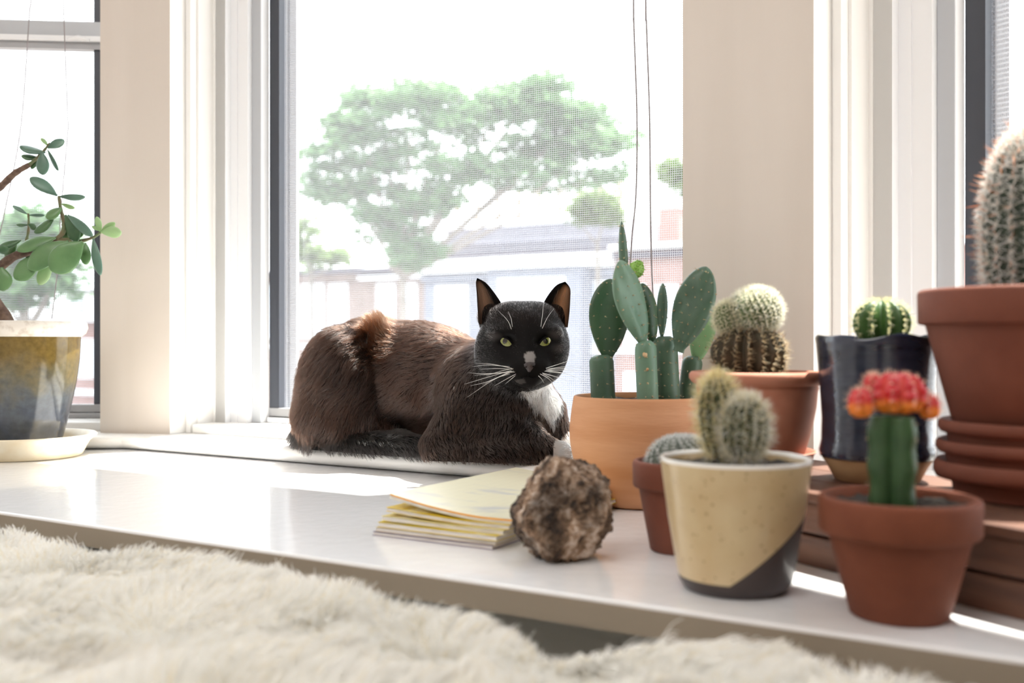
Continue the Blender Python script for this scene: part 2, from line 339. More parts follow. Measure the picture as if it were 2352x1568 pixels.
def spines(name, roots, normals, per, ln, rad, cols, parent, spread=1.0, jit=.25, curve=0., label=None):
    """a star of spines at each areole"""
    Rr = np.repeat(np.asarray(roots, float), per, 0); Nn = np.repeat(np.asarray(normals, float), per, 0); n = len(Rr)
    t = rng.normal(size=(n, 3)); t -= (t*Nn).sum(1, keepdims=True)*Nn; t /= np.linalg.norm(t, axis=1, keepdims=True)+1e-9
    d = Nn*(1-jit*rng.random((n, 1)))+t*spread*rng.random((n, 1))**.6; d /= np.linalg.norm(d, axis=1, keepdims=True)
    L = ln*(.6+.6*rng.random((n, 1)))
    pts = np.stack([Rr, Rr+d*L*.5+t*curve*L*.1, Rr+d*L+t*curve*L*.3], 1)
    cols = np.asarray(cols, float); ci = rng.integers(0, len(cols), n); c = np.clip(cols[ci]*(1+.15*rng.normal(size=(n, 1))), 0, 1)
    return strands(name, pts, [rad, rad*.75, rad*.15], c, M['spine'], parent, label=label)

# ------------------------------------------------------------------ pots
def pot(name, cx, cy_, z0, prof, m, parent, soil_r=None, soil_z=None, fn=None, label=None, seg=72):
    o = lathe(name, prof, m, parent, (cx, cy_, z0), seg, fn, label)
    if soil_r:
        V = []; Fc = []; n = 14; sg = 40
        for i in range(n+1):
            for k in range(sg):
                a = 2*PI*k/sg; r = soil_r*i/n; x, y = cx+r*math.cos(a), cy_+r*math.sin(a)
                V.append((x, y, z0+soil_z+.0030*nz((x, y, 0), 130)+.0026*nz((x, y, 3), 330)*(i < n)))
        Fc = [[i*sg+k, i*sg+(k+1) % sg, (i+1)*sg+(k+1) % sg, (i+1)*sg+k] for i in range(n) for k in range(sg)]
        mesh('soil', V, [f[::-1] for f in Fc], M['soil'], o, True, label='dark crumbly potting soil')
    return o
def flowerpot(R, H, rb, collar, wall=.004, lip=.003, step=.0035):
    """classic pot: tapered body under a thicker collar"""
    zc = H-collar; rc = R-step-(R-rb)*collar/H*.35
    return [(rb-.002, 0), (rb, .0015), (rb+(rc-rb)*.5, zc*.5), (rc, zc-.001), (R-.0012, zc), (R-.0004, zc+.0014), (R, H-lip), (R-.0008, H-.0008), (R-.002, H), (R-wall, H), (R-wall-.001, H-.001), (R-wall-.0015, H*.8), (R-wall-.004, H*.75)]
def ribbed(name, c, rx, rz, ribs, depth, m, parent, axis=(0, 0, 1), nv=30, nu=None, bump=.0, twist=0., top=1., bot=1., lump=0.):
    """globular or columnar ribbed cactus body; returns object, areole roots and normals"""
    ax = Vector(axis).normalized(); q = Vector((0, 0, 1)).rotation_difference(ax); nu = nu or ribs*8; c = Vector(c)
    V = []; 
    def pt(v, u, d=depth):
        ph = -PI/2+PI*v; e = .75
        r = rx*(abs(math.cos(ph))**.85); z = rz*math.sin(ph)
        rr = r*(1-d*(.5-.5*math.cos(ribs*(u+twist*v)))**.8*min(1, 3*math.cos(ph))) if ribs else r
        rr *= 1+lump*nz((math.cos(u)*2, math.sin(u)*2, v*5), 1.3, 2)
        return c+q @ Vector((rr*math.cos(u), rr*math.sin(u), z))
    for i in range(nv+1):
        for k in range(nu): V.append(pt(i/nv, 2*PI*k/nu))
    Fc = [[i*nu+k, i*nu+(k+1) % nu, (i+1)*nu+(k+1) % nu, (i+1)*nu+k] for i in range(nv) for k in range(nu)]
    o = mesh(name, V, Fc, m, parent, True)
    def areoles(nrow, v0=.25, v1=.97):
        R = []; Nn = []
        for j in range(ribs):
            for i in range(nrow):
                v = v0+(v1-v0)*(i+.5*(j % 2))/nrow; u = 2*PI*j/ribs-twist*v
                p = pt(v, u); a = pt(v, u+.02)-p; b = pt(min(v+.01, 1), u)-p; n_ = a.cross(b)
                if n_.length < 1e-12: n_ = p-c
                R.append(p); Nn.append(n_.normalized())
        return np.array(R), np.array(Nn)
    return o, areoles
def axpt(p): return Vector(p)
def pad(name, base, tip, wd, th, yaw, m, parent, shape='obovate', nv=22, nu=24, wrinkle=.0, bend=0., seed=0., minw=.28, label=None):
    """flat fleshy pad or leaf from base to tip; yaw turns the broad face away from the camera"""
    base, tip = Vector(base), Vector(tip); ax = (tip-base); L = ax.length; ax.normalize()
    n0 = Vector((0, -1, 0)); n0 = (n0-ax*n0.dot(ax)).normalized(); nn = Matrix.Rotation(math.radians(yaw), 3, ax) @ n0; sd = ax.cross(nn)
    V = []; 
    def prof(v):
        if shape == 'obovate': k = math.sin(PI*v**1.22)**.56
        elif shape == 'oval': k = math.sin(PI*v)**.55
        elif shape == 'stem': k = (1-max(0, v-.86)**2*40)**.5 if v > .86 else 1
        else: k = math.sin(PI*v**1.3)**.56    # leaf: widest past the middle
        return max(k, minw*(1-v*1.2)) if v < .8 else k
    C = []
    for i in range(nv+1):
        v = .5-.5*math.cos(PI*i/nv) if shape != 'stem' else i/nv; k = max(prof(v), .02); cc = base+ax*(L*v)+nn*(bend*L*math.sin(PI*v))
        for j in range(nu):
            a = 2*PI*j/nu; p = cc+sd*(wd/2*k*math.cos(a))+nn*(th/2*math.sqrt(k)*math.sin(a))
            if wrinkle:
                g = math.sin(a); p = p+nn*wrinkle*(nz((sd.dot(p)*95, ax.dot(p)*28, seed), 1)+.4*nz(p, 120, seed))*abs(g)*(1 if g > 0 else -1)
            V.append(p)
    Fc = [[i*nu+j, i*nu+(j+1) % nu, (i+1)*nu+(j+1) % nu, (i+1)*nu+j] for i in range(nv) for j in range(nu)]+[list(range(nu))[::-1], [nv*nu+j for j in range(nu)]]
    o = mesh(name, V, Fc, m, parent, True, label=label)
    fr = (base, ax, L, sd, nn, wd, th, prof, bend)
    return o, fr
def pad_areoles(o, fr, m, rows=6, cols=4, r=.0009, both=False, edge=True, spn=True, sl=.003):
    base, ax, L, sd, nn, wd, th, prof, bend = fr; mb = MB(); R = []; Nn = []
    for i in range(rows):
        v = .12+.82*i/(rows-1); k = prof(v)
        for j in range(cols+1):
            x = -1+2*(j+.5*(i % 2))/cols
            if abs(x) > 1.0: continue
            if not edge and abs(x) > .9: continue
            x = x+random.uniform(-.08, .08); x = max(-.99, min(.99, x)); y = math.sqrt(max(0, 1-x*x))
            p = base+ax*(L*v)+sd*(wd/2*k*x)+nn*(th/2*math.sqrt(k)*y*1.0+bend*L*math.sin(PI*v)); R.append(p); Nn.append((nn*(y+.15)+sd*x*.9).normalized())
    for p, n_ in zip(R, Nn):
        a = n_.orthogonal().normalized(); b_ = n_.cross(a); s = r*random.uniform(.7, 1.4)
        mb.add([p-n_*s*.3+a*s, p-n_*s*.3+b_*s, p-n_*s*.3-a*s, p-n_*s*.3-b_*s, p+n_*s*.9], [[0, 1, 4], [1, 2, 4], [2, 3, 4], [3, 0, 4], [3, 2, 1, 0]])
    ar_ = mesh('areoles', mb.V, mb.F, m, o, True, kind='stuff')
    if spn: spines('spines', R, [tuple(n_) for n_ in Nn], 3, sl, .00014, [(.75, .66, .45), (.55, .42, .25)], o, spread=.8)

# ---- prickly pear in the bowl-shaped pot
px_, py_ = .1347, 1.03
prickly = thing('potted_cactus', 'prickly pear with flat green pads in a round peach terracotta bowl beside the cat', 'cactus', (px_, py_, 0))
prof = smoothprof([(.050, 0), (.0585, .006), (.067, .028), (.0735, .055), (.0752, .072), (.0738, .090), (.0712, .1075)], 26)+[(.0705, .1095), (.0692, .1102), (.0678, .1092), (.0672, .106), (.0670, .098)]
pot('pot', px_, py_, 0, prof, M['terra_peach'], prickly, .0672, .1035, label='peach terracotta bowl with swirled streaks')
M['pad'] = mat('cactus_pad', (.048, .098, .062), (.085, .15, .10), rough=.42, scale=22, bump=.25, bscale=60, lo=.3, hi=.7)
M['pad_pale'] = mat('cactus_pad_grey_green', (.10, .19, .13), (.16, .26, .18), rough=.45, scale=18, bump=.3, bscale=60, stretch=(1, 1, .4), lo=.3, hi=.7)
M['pad_dark'] = mat('cactus_pad_dark', (.028, .075, .034), (.045, .10, .05), rough=.4, scale=18, bump=.2, bscale=60)
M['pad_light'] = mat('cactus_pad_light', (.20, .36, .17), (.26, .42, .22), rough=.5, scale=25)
M['pad_new'] = mat('cactus_bud_green', (.17, .36, .05), (.24, .46, .08), rough=.4, scale=90)
M['areole'] = mat('areole', (.50, .42, .27), (.34, .24, .13), rough=.9, scale=300)
M['scar'] = mat('corky_scar', (.50, .30, .15), (.62, .44, .26), rough=.9, scale=200)
def pp(nm, bx, by, Yb, tx, ty, Yt, wpx, th, yaw, m, label=None, rows=6, cols=4, **k):
    wd = wpx*(Yb+Yt)/2/F/max(.25, abs(math.cos(math.radians(yaw)))) if abs(yaw) < 70 else wpx*(Yb+Yt)/2/F
    o, fr = pad(nm, at(bx, by, Yb), at(tx, ty, Yt), wd, th, yaw, m, prickly, label=label, **k); pad_areoles(o, fr, M['areole'], rows, cols); return o, fr
pp('pad', 1395, 828, 1.045, 1402, 640, 1.05, 96, .010, 22, M['pad_dark'], 'broad dark green pad', 7, 4, wrinkle=.0006, seed=1)
pp('stem', 1386, 925, 1.04, 1381, 815, 1.042, 55, .020, 20, M['pad'], shape='stem', rows=4, cols=3, wrinkle=.0008, seed=2)
pp('pad', 1481, 795, .992, 1424, 598, .985, 74, .012, 38, M['pad_pale'], 'tall grey green pad leaning left', 8, 4, wrinkle=.0036, seed=3, bend=-.02)
o, fr = pp('stem', 1488, 928, .99, 1482, 782, .992, 50, .022, 0, M['pad_pale'], shape='stem', rows=5, cols=3, wrinkle=.001, seed=4)
for (sx, sy, sr) in ((1482, 815, 9), (1487, 848, 5.5), (1487, 880, 4)):
    p = at(sx, sy, .981); V = []; r_ = sr*.981/F
    for k in range(14): a = 2*PI*k/14; g = r_*(.8+.35*nz((math.cos(a), math.sin(a), sx), 2)); V.append(p+Vector((g*math.cos(a), .0022, 1.2*g*math.sin(a))))
    V += [p+Vector(((v-p).x*.6, -.0012, (v-p).z*.6)) for v in V[:14]]
    mesh('scar', V, [[k, (k+1) % 14, 14+(k+1) % 14, 14+k] for k in range(14)]+[list(range(14, 28))], M['scar'], o, True, label='corky brown scar')
pp('pad', 1438, 690, 1.02, 1427, 508, 1.02, 21, .011, 0, M['pad'], 'slender upright pad seen edge on', 9, 2, wrinkle=.0006, seed=5)
o, fr = pad('bud', at(1452, 640, 1.015), at(1470, 598, 1.015), .0165, .011, 10, M['pad_new'], prickly, shape='oval', label='small fresh bright green pad'); pad_areoles(o, fr, M['pad_new'], 7, 6, .0013, sl=.002)
pp('pad', 1500, 790, 1.035, 1474, 650, 1.035, 52, .010, 30, M['pad_dark'], rows=6, cols=3, seed=6)
pp('pad', 1520, 780, 1.022, 1522, 650, 1.02, 25, .012, 0, M['pad'], rows=7, cols=2, wrinkle=.001, seed=7)
o, fr = pp('stem', 1534, 928, 1.02, 1526, 772, 1.02, 58, .026, 0, M['pad'], shape='stem', rows=6, cols=4, wrinkle=.001, seed=8)
pp('pad', 1558, 808, 1.0, 1622, 612, .995, 86, .014, -24, M['pad'], 'large wrinkled pad leaning right', 9, 5, wrinkle=.0048, seed=9)
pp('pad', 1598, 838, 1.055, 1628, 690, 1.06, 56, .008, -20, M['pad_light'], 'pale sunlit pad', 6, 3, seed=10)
pp('stem', 1578, 925, 1.05, 1592, 818, 1.052, 46, .020, -10, M['pad'], shape='stem', rows=4, cols=3, seed=11)

# ---- wooden crate under the right-hand pots
def crate():
    c0 = Vector((.1385, .8765, 0)); d = FK.d; n = FK.n; Lc, Wc, Hc = .66, .158, .055
    r = thing('wooden_crate', 'low brown wooden plank crate carrying the pots by the right window', 'crate', c0)
    up = Vector((0, 0, 1))
    def plank(o, a, b, c): return bevel(MB().box(c0+d*o[0]+n*o[1]+up*o[2], d*a, n*b, up*c).obj('plank', M['wood'], r), .0012)
    plank((0, 0, .0), Lc, .008, .0225); plank((0, 0, .0245), Lc, .008, .0225)
    plank((.008, Wc-.008, .0), Lc-.016, .008, .0225); plank((.008, Wc-.008, .0245), Lc-.016, .008, .0225)
    for k in (0, 1):
        plank((-.001, .0085, .0245*k), .009, Wc-.018, .0225); plank((Lc-.008, .0085, .0245*k), .009, Wc-.018, .0225)
    nb = 3; wb = (Wc+.003)/nb
    for k in range(nb): plank((-.003, -.003+k*wb, .0475), Lc+.006, wb-.0016, .0075)
    return r
crate()
ZC = .055
# ---- rolled-rim pot with a woolly globe cactus, in its saucer
gx, gy = .2125, .865
saucer = lathe('saucer', [(.040, 0), (.042, .001), (.0485, .015), (.0500, .0168), (.0490, .0175), (.0472, .016), (.041, .004), (.02, .003)], M['terra_pink'], None, (gx, gy, ZC)); tag(saucer, 'pink terracotta saucer under the rolled rim pot of the woolly globe cactus', 'saucer')
pot3 = thing('potted_cactus', 'woolly white topped globe cactus with brown ribbed base in a rolled rim terracotta pot', 'cactus', (gx, gy, ZC+.0044))
H3 = HC-(852-CY)*gy/F-ZC-.0044
prof = [(.036, 0), (.038, .002), (.0455, H3*.35), (.0500, H3*.62), (.0512, H3-.017), (.0520, H3-.0145), (.0515, H3-.012), (.0555, H3-.0095), (.0578, H3-.006), (.0578, H3-.0025), (.0560, H3-.0003), (.0538, H3), (.0518, H3-.002), (.0505, H3-.008), (.050, H3-.012)]
pot('pot', gx, gy, ZC+.0044, prof, M['terra_pink'], pot3, .0502, H3-.006)
M['mam_dark'] = mat('cactus_brown_green', (.030, .030, .018), (.085, .06, .035), rough=.7, scale=60, lo=.3, hi=.7)
M['mam'] = mat('cactus_green_woolly', (.06, .10, .035), (.10, .16, .06), rough=.6, scale=80)
def q3(px, py, dY=0.): return at(px, py, gy+dY)
SP = gy/F
o, ar_ = ribbed('body', q3(1722, 812), 84*SP, 66*SP, 17, .30, M['mam_dark'], pot3, lump=.12)
R, Nn = ar_(11, .28, .9); spines('spines', R, Nn, 7, .0068, .00017, [(.55, .42, .24), (.72, .62, .42), (.35, .24, .14)], o, spread=1.3)
o, ar_ = ribbed('globe', q3(1736, 714, -.006), 58*SP, 50*SP, 26, .16, M['mam'], pot3, twist=1.2)
R, Nn = ar_(16, .12, .99); spines('spines', R, Nn, 13, .0056, .00014, [(.84, .81, .66), (.74, .70, .52), (.92, .90, .82)], o, spread=1.5)
o, ar_ = ribbed('globe', q3(1676, 730, .0), 36*SP, 36*SP, 20, .16, M['mam'], pot3, twist=1.2)
R, Nn = ar_(12, .12, .99); spines('spines', R, Nn, 12, .0052, .00014, [(.84, .81, .66), (.74, .70, .52)], o, spread=1.5)
# ---- small plain pot with a grey fuzzy dome, behind the two-tone pot
sx_, sy_ = .1325, .792
small = thing('potted_cactus', 'small terracotta pot with a low grey fuzzy dome cactus behind the cream and brown pot', 'cactus', (sx_, sy_, 0))
HS = HC-(1056-CY)*sy_/F
pot('pot', sx_, sy_, 0, flowerpot(.0365, HS, .0225, .021), M['terra_red'], small, .031, HS-.005)
M['fuzz'] = mat('cactus_grey_green', (.07, .085, .07), (.11, .13, .105), rough=.7, scale=60)
o, ar_ = ribbed('body', Vector((sx_+.003, sy_, HS-.004)), .0285, .0225, 20, .1, M['fuzz'], small, twist=1.5)
R, Nn = ar_(12, .45, .99); spines('spines', R, Nn, 14, .0042, .00013, [(.75, .77, .75), (.9, .9, .88), (.55, .57, .56)], o, spread=1.6)
# ---- cream and brown two-tone pot
tx_, ty_ = .1506, .672
two = thing('potted_cactus', 'two fuzzy green cacti in a cream speckled pot dipped in dark brown', 'cactus', (tx_, ty_, 0))
HT = HC-(1048-CY)*ty_/F
def two_tone():
    m = mat('two_tone_glaze', (.6,.5,.3), rough=.3, coat=.3); nt = m.node_tree; N, L = nt.nodes, nt.links; b = N['Principled BSDF']
    tc = N.new('ShaderNodeTexCoord'); sp = N.new('ShaderNodeSeparateXYZ'); L.new(tc.outputs['Object'], sp.inputs[0])
    # dip line: a tilted plane through the pot, z < z0 + k * x
    mx = N.new('ShaderNodeMath'); mx.operation = 'MULTIPLY_ADD'; mx.inputs[1].default_value = -.80; mx.inputs[2].default_value = -.0188; L.new(sp.outputs[0], mx.inputs[0])
    ad = N.new('ShaderNodeMath'); ad.operation = 'ADD'; L.new(mx.outputs[0], ad.inputs[0]); L.new(sp.outputs[2], ad.inputs[1])
    lowz = N.new('ShaderNodeMath'); lowz.operation = 'SUBTRACT'; lowz.inputs[1].default_value = .0095; L.new(sp.outputs[2], lowz.inputs[0])
    mn = N.new('ShaderNodeMath'); mn.operation = 'MINIMUM'; L.new(ad.outputs[0], mn.inputs[0]); L.new(lowz.outputs[0], mn.inputs[1])
    st = N.new('ShaderNodeMapRange'); st.inputs[1].default_value = -.0003; st.inputs[2].default_value = .0003; L.new(mn.outputs[0], st.inputs[0])
    vo = N.new('ShaderNodeTexVoronoi'); vo.inputs['Scale'].default_value = 170; L.new(tc.outputs['Object'], vo.inputs['Vector'])
    n1 = N.new('ShaderNodeTexNoise'); n1.inputs['Scale'].default_value = 55; L.new(tc.outputs['Object'], n1.inputs['Vector'])
    th = N.new('ShaderNodeMath'); th.operation = 'MULTIPLY'; L.new(n1.outputs['Fac'], th.inputs[0]); th.inputs[1].default_value = .30
    sb = N.new('ShaderNodeMath'); sb.operation = 'LESS_THAN'; L.new(vo.outputs['Distance'], sb.inputs[0]); L.new(th.outputs[0], sb.inputs[1])
    r0 = N.new('ShaderNodeMixRGB'); r0.inputs[1].default_value = (.66, .53, .32, 1); r0.inputs[2].default_value = (.52, .37, .19, 1); L.new(n1.outputs['Fac'], r0.inputs[0])
    s2 = N.new('ShaderNodeMath'); s2.operation = 'MULTIPLY'; s2.inputs[1].default_value = .55; L.new(sb.outputs[0], s2.inputs[0])
    r1 = N.new('ShaderNodeMixRGB'); r1.inputs[2].default_value = (.22, .13, .06, 1); L.new(s2.outputs[0], r1.inputs[0]); L.new(r0.outputs[0], r1.inputs[1])
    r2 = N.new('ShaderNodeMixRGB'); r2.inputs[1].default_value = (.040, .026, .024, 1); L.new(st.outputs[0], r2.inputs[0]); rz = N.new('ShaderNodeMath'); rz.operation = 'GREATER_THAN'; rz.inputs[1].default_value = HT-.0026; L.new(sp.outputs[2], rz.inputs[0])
    r3 = N.new('ShaderNodeMixRGB'); r3.inputs[2].default_value = (.86, .84, .80, 1); L.new(rz.outputs[0], r3.inputs[0]); L.new(r1.outputs[0], r3.inputs[1]); L.new(r3.outputs[0], r2.inputs[2]); L.new(r2.outputs[0], b.inputs['Base Color'])  # highlight along the rim painted as white on the lip
    ro = N.new('ShaderNodeMapRange'); ro.inputs[3].default_value = .6; ro.inputs[4].default_value = .28; L.new(st.outputs[0], ro.inputs[0]); L.new(ro.outputs[0], b.inputs['Roughness'])
    return m
prof = [(.0325, 0), (.0338, .0006), (.0372, .0062), (.0378, .008), (.0395, .016), (.0450, HT*.55), (.0498, HT-.004), (.0503, HT-.0014), (.0500, HT-.0002), (.0490, HT), (.0478, HT-.0008), (.0472, HT-.004), (.0462, HT-.014)]
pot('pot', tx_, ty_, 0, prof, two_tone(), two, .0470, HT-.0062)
M['twin'] = mat('cactus_olive', (.022, .030, .010), (.045, .055, .02), rough=.6, scale=70)
S2 = ty_/F
o, ar_ = ribbed('column', at(1655, 962, ty_+.010), 50*S2, 98*S2, 15, .17, M['twin'], two, axis=(-.10, .02, 1), nv=36)
R, Nn = ar_(22, .2, .99); spines('spines', R, Nn, 7, .0088, .00014, [(.88, .78, .42), (.95, .9, .7), (.7, .55, .25)], o, spread=1.3)
o, ar_ = ribbed('globe', at(1712, 985, ty_-.012), 53*S2, 70*S2, 17, .17, M['twin'], two, axis=(.06, 0, 1), nv=36)
R, Nn = ar_(19, .15, .99); spines('spines', R, Nn, 7, .0078, .00013, [(.85, .82, .66), (.95, .93, .85), (.6, .52, .32)], o, spread=1.3)
# ---- dark blue wavy pot
bx_, by_ = .292, .797
blue = thing('potted_cactus', 'small ribbed green cactus in a tall dark blue glazed pot with a wavy rim', 'cactus', (bx_, by_, ZC))
HB = HC-(773-CY)*by_/F-ZC
M['blue'] = mat('blue_black_glaze', (.010, .014, .030), (.035, .045, .075), rough=.16, scale=14, stretch=(1, 1, 5), bump=.5, bscale=35, coat=.5, lo=.35, hi=.75)
M['tan_clay'] = mat('tan_unglazed_clay', (.50, .32, .17), rough=.8)
def wav(r, z, a): 
    k = max(0, z-HB*.5)/(HB*.5); return r*(1+.018*math.sin(3*a+.4)*k+.012*math.sin(7*a)*(1-k)), z+k*k*(.0017*math.sin(4*a+1.1)+.0008*math.sin(7*a))
lathe('foot', [(.030, 0), (.0325, .001), (.0385, .0125), (.0425, .0185), (.03, .0185)], M['tan_clay'], blue, (bx_, by_, ZC), label='bare tan clay foot')
prof = [(.040, .0186), (.0432, .0192), (.0440, .024), (.0422, .032), (.0418, .05), (.0434, .075), (.0462, HB-.006), (.0470, HB-.0015), (.0462, HB), (.0448, HB-.0005), (.0440, HB-.004), (.0425, HB-.014), (.042, HB-.018)]
pot('pot', bx_, by_, ZC, prof, M['blue'], blue, .0425, HB-.012, wav)
M['rib_green'] = mat('cactus_fresh_green', (.022, .065, .012), (.045, .11, .022), rough=.45, scale=50)
SB = by_/F
o, ar_ = ribbed('body', at(2026, 742, by_), 64*SB, 52*SB, 11, .32, M['rib_green'], blue)
R, Nn = ar_(8, .35, .97); spines('spines', R, Nn, 8, .0050, .00016, [(.85, .78, .4), (.92, .88, .6)], o, spread=1.4)
# ---- tall terracotta pot on a stack of three saucers
kx, ky = .3696, .708
zs = ZC
for i, nm in enumerate(('lowest', 'middle', 'topmost')):
    Rs = .0640-.0006*i; hs = .026 if i == 0 else .0185
    b0 = .050 if i == 0 else .055
    s_ = lathe('saucer', [(b0-.003, 0), (b0, .001), (b0+.002, hs*.45), (Rs-.002, hs*.52), (Rs, hs*.68), (Rs-.0003, hs*.9), (Rs-.0022, hs), (Rs-.0045, hs-.0006), (b0+.001, hs-.006), (.03, hs-.0064)], M['terra_red'], None, (kx+.001*(i-1), ky, zs))
    tag(s_, f'{nm} of the three stacked terracotta saucers under the big cactus pot', 'saucer', 'stacked saucers under the big pot'); zs += hs-.0040 if i < 2 else hs
zp = zs-.006+.0002
big = thing('potted_cactus', 'big white spined cactus in a large terracotta pot on stacked saucers', 'cactus', (kx, ky, zp))
HK = HC-(664-CY)*ky/F-zp
pot('pot', kx, ky, zp, flowerpot(.0758, HK, .0515, .0245, .006), M['terra_red'], big, .068, HK-.004)
M['tall'] = mat('cactus_grey_dark_green', (.016, .030, .018), (.03, .048, .03), rough=.6, scale=40)
SK = ky/F
o, ar_ = ribbed('body', at(2378, 540, ky), 112*SK, 246*SK, 20, .12, M['tall'], big, nv=60)
R, Nn = ar_(26, .16, .985)
spines('spines', R, Nn, 18, .0080, .00024, [(.97, .96, .93), (.92, .92, .88), (.8, .76, .68)], o, spread=2.0)
spines('central_spines', R, Nn, 1, .0125, .00028, [(.62, .20, .08), (.75, .32, .16)], o, spread=.45)
# ---- grafted moon cactus in the small pot in front
mx_, my_ = .2346, .604
moon = thing('potted_cactus', 'moon cactus with red and orange top in a small terracotta pot', 'cactus', (mx_, my_, 0))
HM = HC-(1138-CY)*my_/F
pot('pot', mx_, my_, 0, flowerpot(.0470, HM, .0287, .0221, .0048), M['terra'], moon, .0418, HM-.0055, seg=80)
M['graft'] = mat('graft_stock_green', (.020, .058, .018), (.034, .085, .028), rough=.4, scale=40)
SM = my_/F
V = []; nv = 26; nu = 48
for i in range(nv+1):
    v = i/nv; cc = at(2050, 1160-205*v, my_)
    for k in range(nu):
        a = 2*PI*k/nu; tri = abs(math.cos(1.5*(a-PI-.1)))**.8
        wob = 1+.05*tri*math.sin(v*15+1.2)*(1 if v < .9 else 0)
        r = 61*SM*(.46+.54*tri)*wob*(.86+.14*v if v < .75 else (.965-.5*(v-.75)))
        V.append(cc+Vector((r*math.cos(a), r*math.sin(a), 0)))
Fc = [[i*nu+k, i*nu+(k+1) % nu, (i+1)*nu+(k+1) % nu, (i+1)*nu+k] for i in range(nv) for k in range(nu)]+[list(range(nu))[::-1], [nv*nu+k for k in range(nu)]]
st_ = mesh('stem', V, Fc, M['graft'], moon, True, label='green three winged stem')
Ra = []; Na = []
for j in range(3):
    a = 2*PI*j/3+PI+.1
    for v in (.25, .5, .75, .93): Ra.append(at(2050, 1160-205*v, my_)+Vector((58*SM*math.cos(a), 58*SM*math.sin(a), 0))); Na.append((math.cos(a), math.sin(a), .2))
spines('spines', Ra, Na, 4, .0022, .0002, [(.5, .42, .3)], st_, spread=1.4)
def moonmat():
    m = mat('moon_cactus_red', (.8, .06, .05), rough=.4, sss=.3, sssr=(.004, .001, .0005)); nt = m.node_tree; N, L = nt.nodes, nt.links; b = N['Principled BSDF']
    a = N.new('ShaderNodeAttribute'); a.attribute_name = 'col'; L.new(a.outputs['Color'], b.inputs['Base Color']); return m
M['moon'] = moonmat()
def scion(nm, c, rx, rz, ribs, seed, orange_below, label):
    V = []; C = []; nv, nu = 40, ribs*10; c = Vector(c)
    for i in range(nv+1):
        ph = -PI/2+PI*i/nv
        for k in range(nu):
            u = 2*PI*k/nu; tub = (abs(math.cos(ribs*u/2)))*(.55+.45*abs(math.sin(ph*5.5+seed+ (1.5 if int((ribs*u/2+PI/2)/PI) % 2 else 0))))
            k_ = max(0, math.cos(ph)); g = 1+.26*(tub-.5)*min(1, 2*k_)
            r = rx*k_**.7*g; z = rz*math.sin(ph)*(1+.12*(tub-.5))
            if ph < 0: z *= .75
            V.append(c+Vector((r*math.cos(u), r*math.sin(u), z)))
            o_ = max(0, min(1, (orange_below-math.sin(ph))*2.5+.35*nz((math.cos(u)*2, math.sin(u)*2, ph), 2, seed)))
            red = np.array([.50, .012, .022]) if tub > .45 else np.array([.58, .04, .03]); C.append(tuple(red*(1-o_)+np.array([.78, .22, .025])*o_)+(1,))
    Fc = [[i*nu+k, i*nu+(k+1) % nu, (i+1)*nu+(k+1) % nu, (i+1)*nu+k] for i in range(nv) for k in range(nu)]
    o = mesh(nm, V, Fc, M['moon'], moon, True, attr={'col': C}, label=label)
    Rr = []; Nn = []
    for i in range(5):
        ph = -.1+1.45*i/4
        for k in range(ribs):
            u = 2*PI*(k+.0)/ribs; n_ = Vector((math.cos(ph)*math.cos(u), math.cos(ph)*math.sin(u), math.sin(ph))); Rr.append(c+Vector((rx*math.cos(ph)**.7*1.1*math.cos(u), rx*math.cos(ph)**.7*1.1*math.sin(u), rz*math.sin(ph)*1.03))); Nn.append(n_)
    spines('spines', Rr, Nn, 5, .0035, .00012, [(.9, .55, .4), (.95, .75, .6)], o, spread=1.3); return o
scion('scion', at(2060, 910, my_), 62*SM, 52*SM, 9, 0., .0, 'red knobbly grafted top')
scion('offset', at(1978, 930, my_-.006), 28*SM, 37*SM, 6, 1., .25, 'orange red pup')
scion('offset', at(2135, 939, my_-.004), 23*SM, 30*SM, 6, 2., .35, 'orange red pup')
scion('offset', at(2006, 882, my_+.004), 21*SM, 22*SM, 6, 3., -.4, 'red pup')

# ------------------------------------------------------------------ rock
rx_, ry_ = at(1292, 1205, .765).x, .765
bm = bmesh.new(); bmesh.ops.create_icosphere(bm, subdivisions=6, radius=1)
Vr = []
for v in bm.verts:
    p = v.co.copy(); n_ = p.normalized()
    q = Vector((p.x*1.02, p.y*1.0, p.z))
    # faceted lump: the nearest of a set of cutting planes, then rough relief
    cuts = [((.45, -.25, .85), .84), ((-.80, -.15, .58), .70), ((1, -.1, .05), .86), ((-.95, -.2, -.1), .86), ((-.05, -1, .12), .84), ((.35, -.75, -.55), .86), ((.1, 0, 1), .92), ((-.35, -.65, .68), .78), ((.6, .6, .2), .9), ((-.5, .8, .1), .85), ((0, 0, -1), .84), ((.8, -.35, -.5), .84), ((-.75, -.3, -.6), .88), ((.75, -.55, .35), .86)]
    s_ = min(min((dd/max(1e-6, n_.dot(Vector(k).normalized()))) if n_.dot(Vector(k).normalized()) > .05 else 9 for k, dd in cuts), 1.06)
    f1 = 1-abs(nz(n_, 2.6, 1)); f2 = 1-abs(nz(n_, 6, 4)); f3 = nz(n_, 13, 7); f4 = nz(n_, 28, 2)
    s_ *= .96+.10*(f1-.7)+.09*(f2-.7)+.05*f3+.030*f4+.016*nz(n_, 55, 3)
    Vr.append(n_*s_)
sc_ = np.array([.0425, .038, .0405]); Vr = np.array([tuple(v) for v in Vr])*sc_
Vr[:, 2] -= Vr[:, 2].min(); Vr[:, 2] *= .0795/Vr[:, 2].max()
Vr[:, 0] -= (Vr[:, 0].max()+Vr[:, 0].min())/2
faces = [[v.index for v in f.verts] for f in bm.faces]; bm.free()
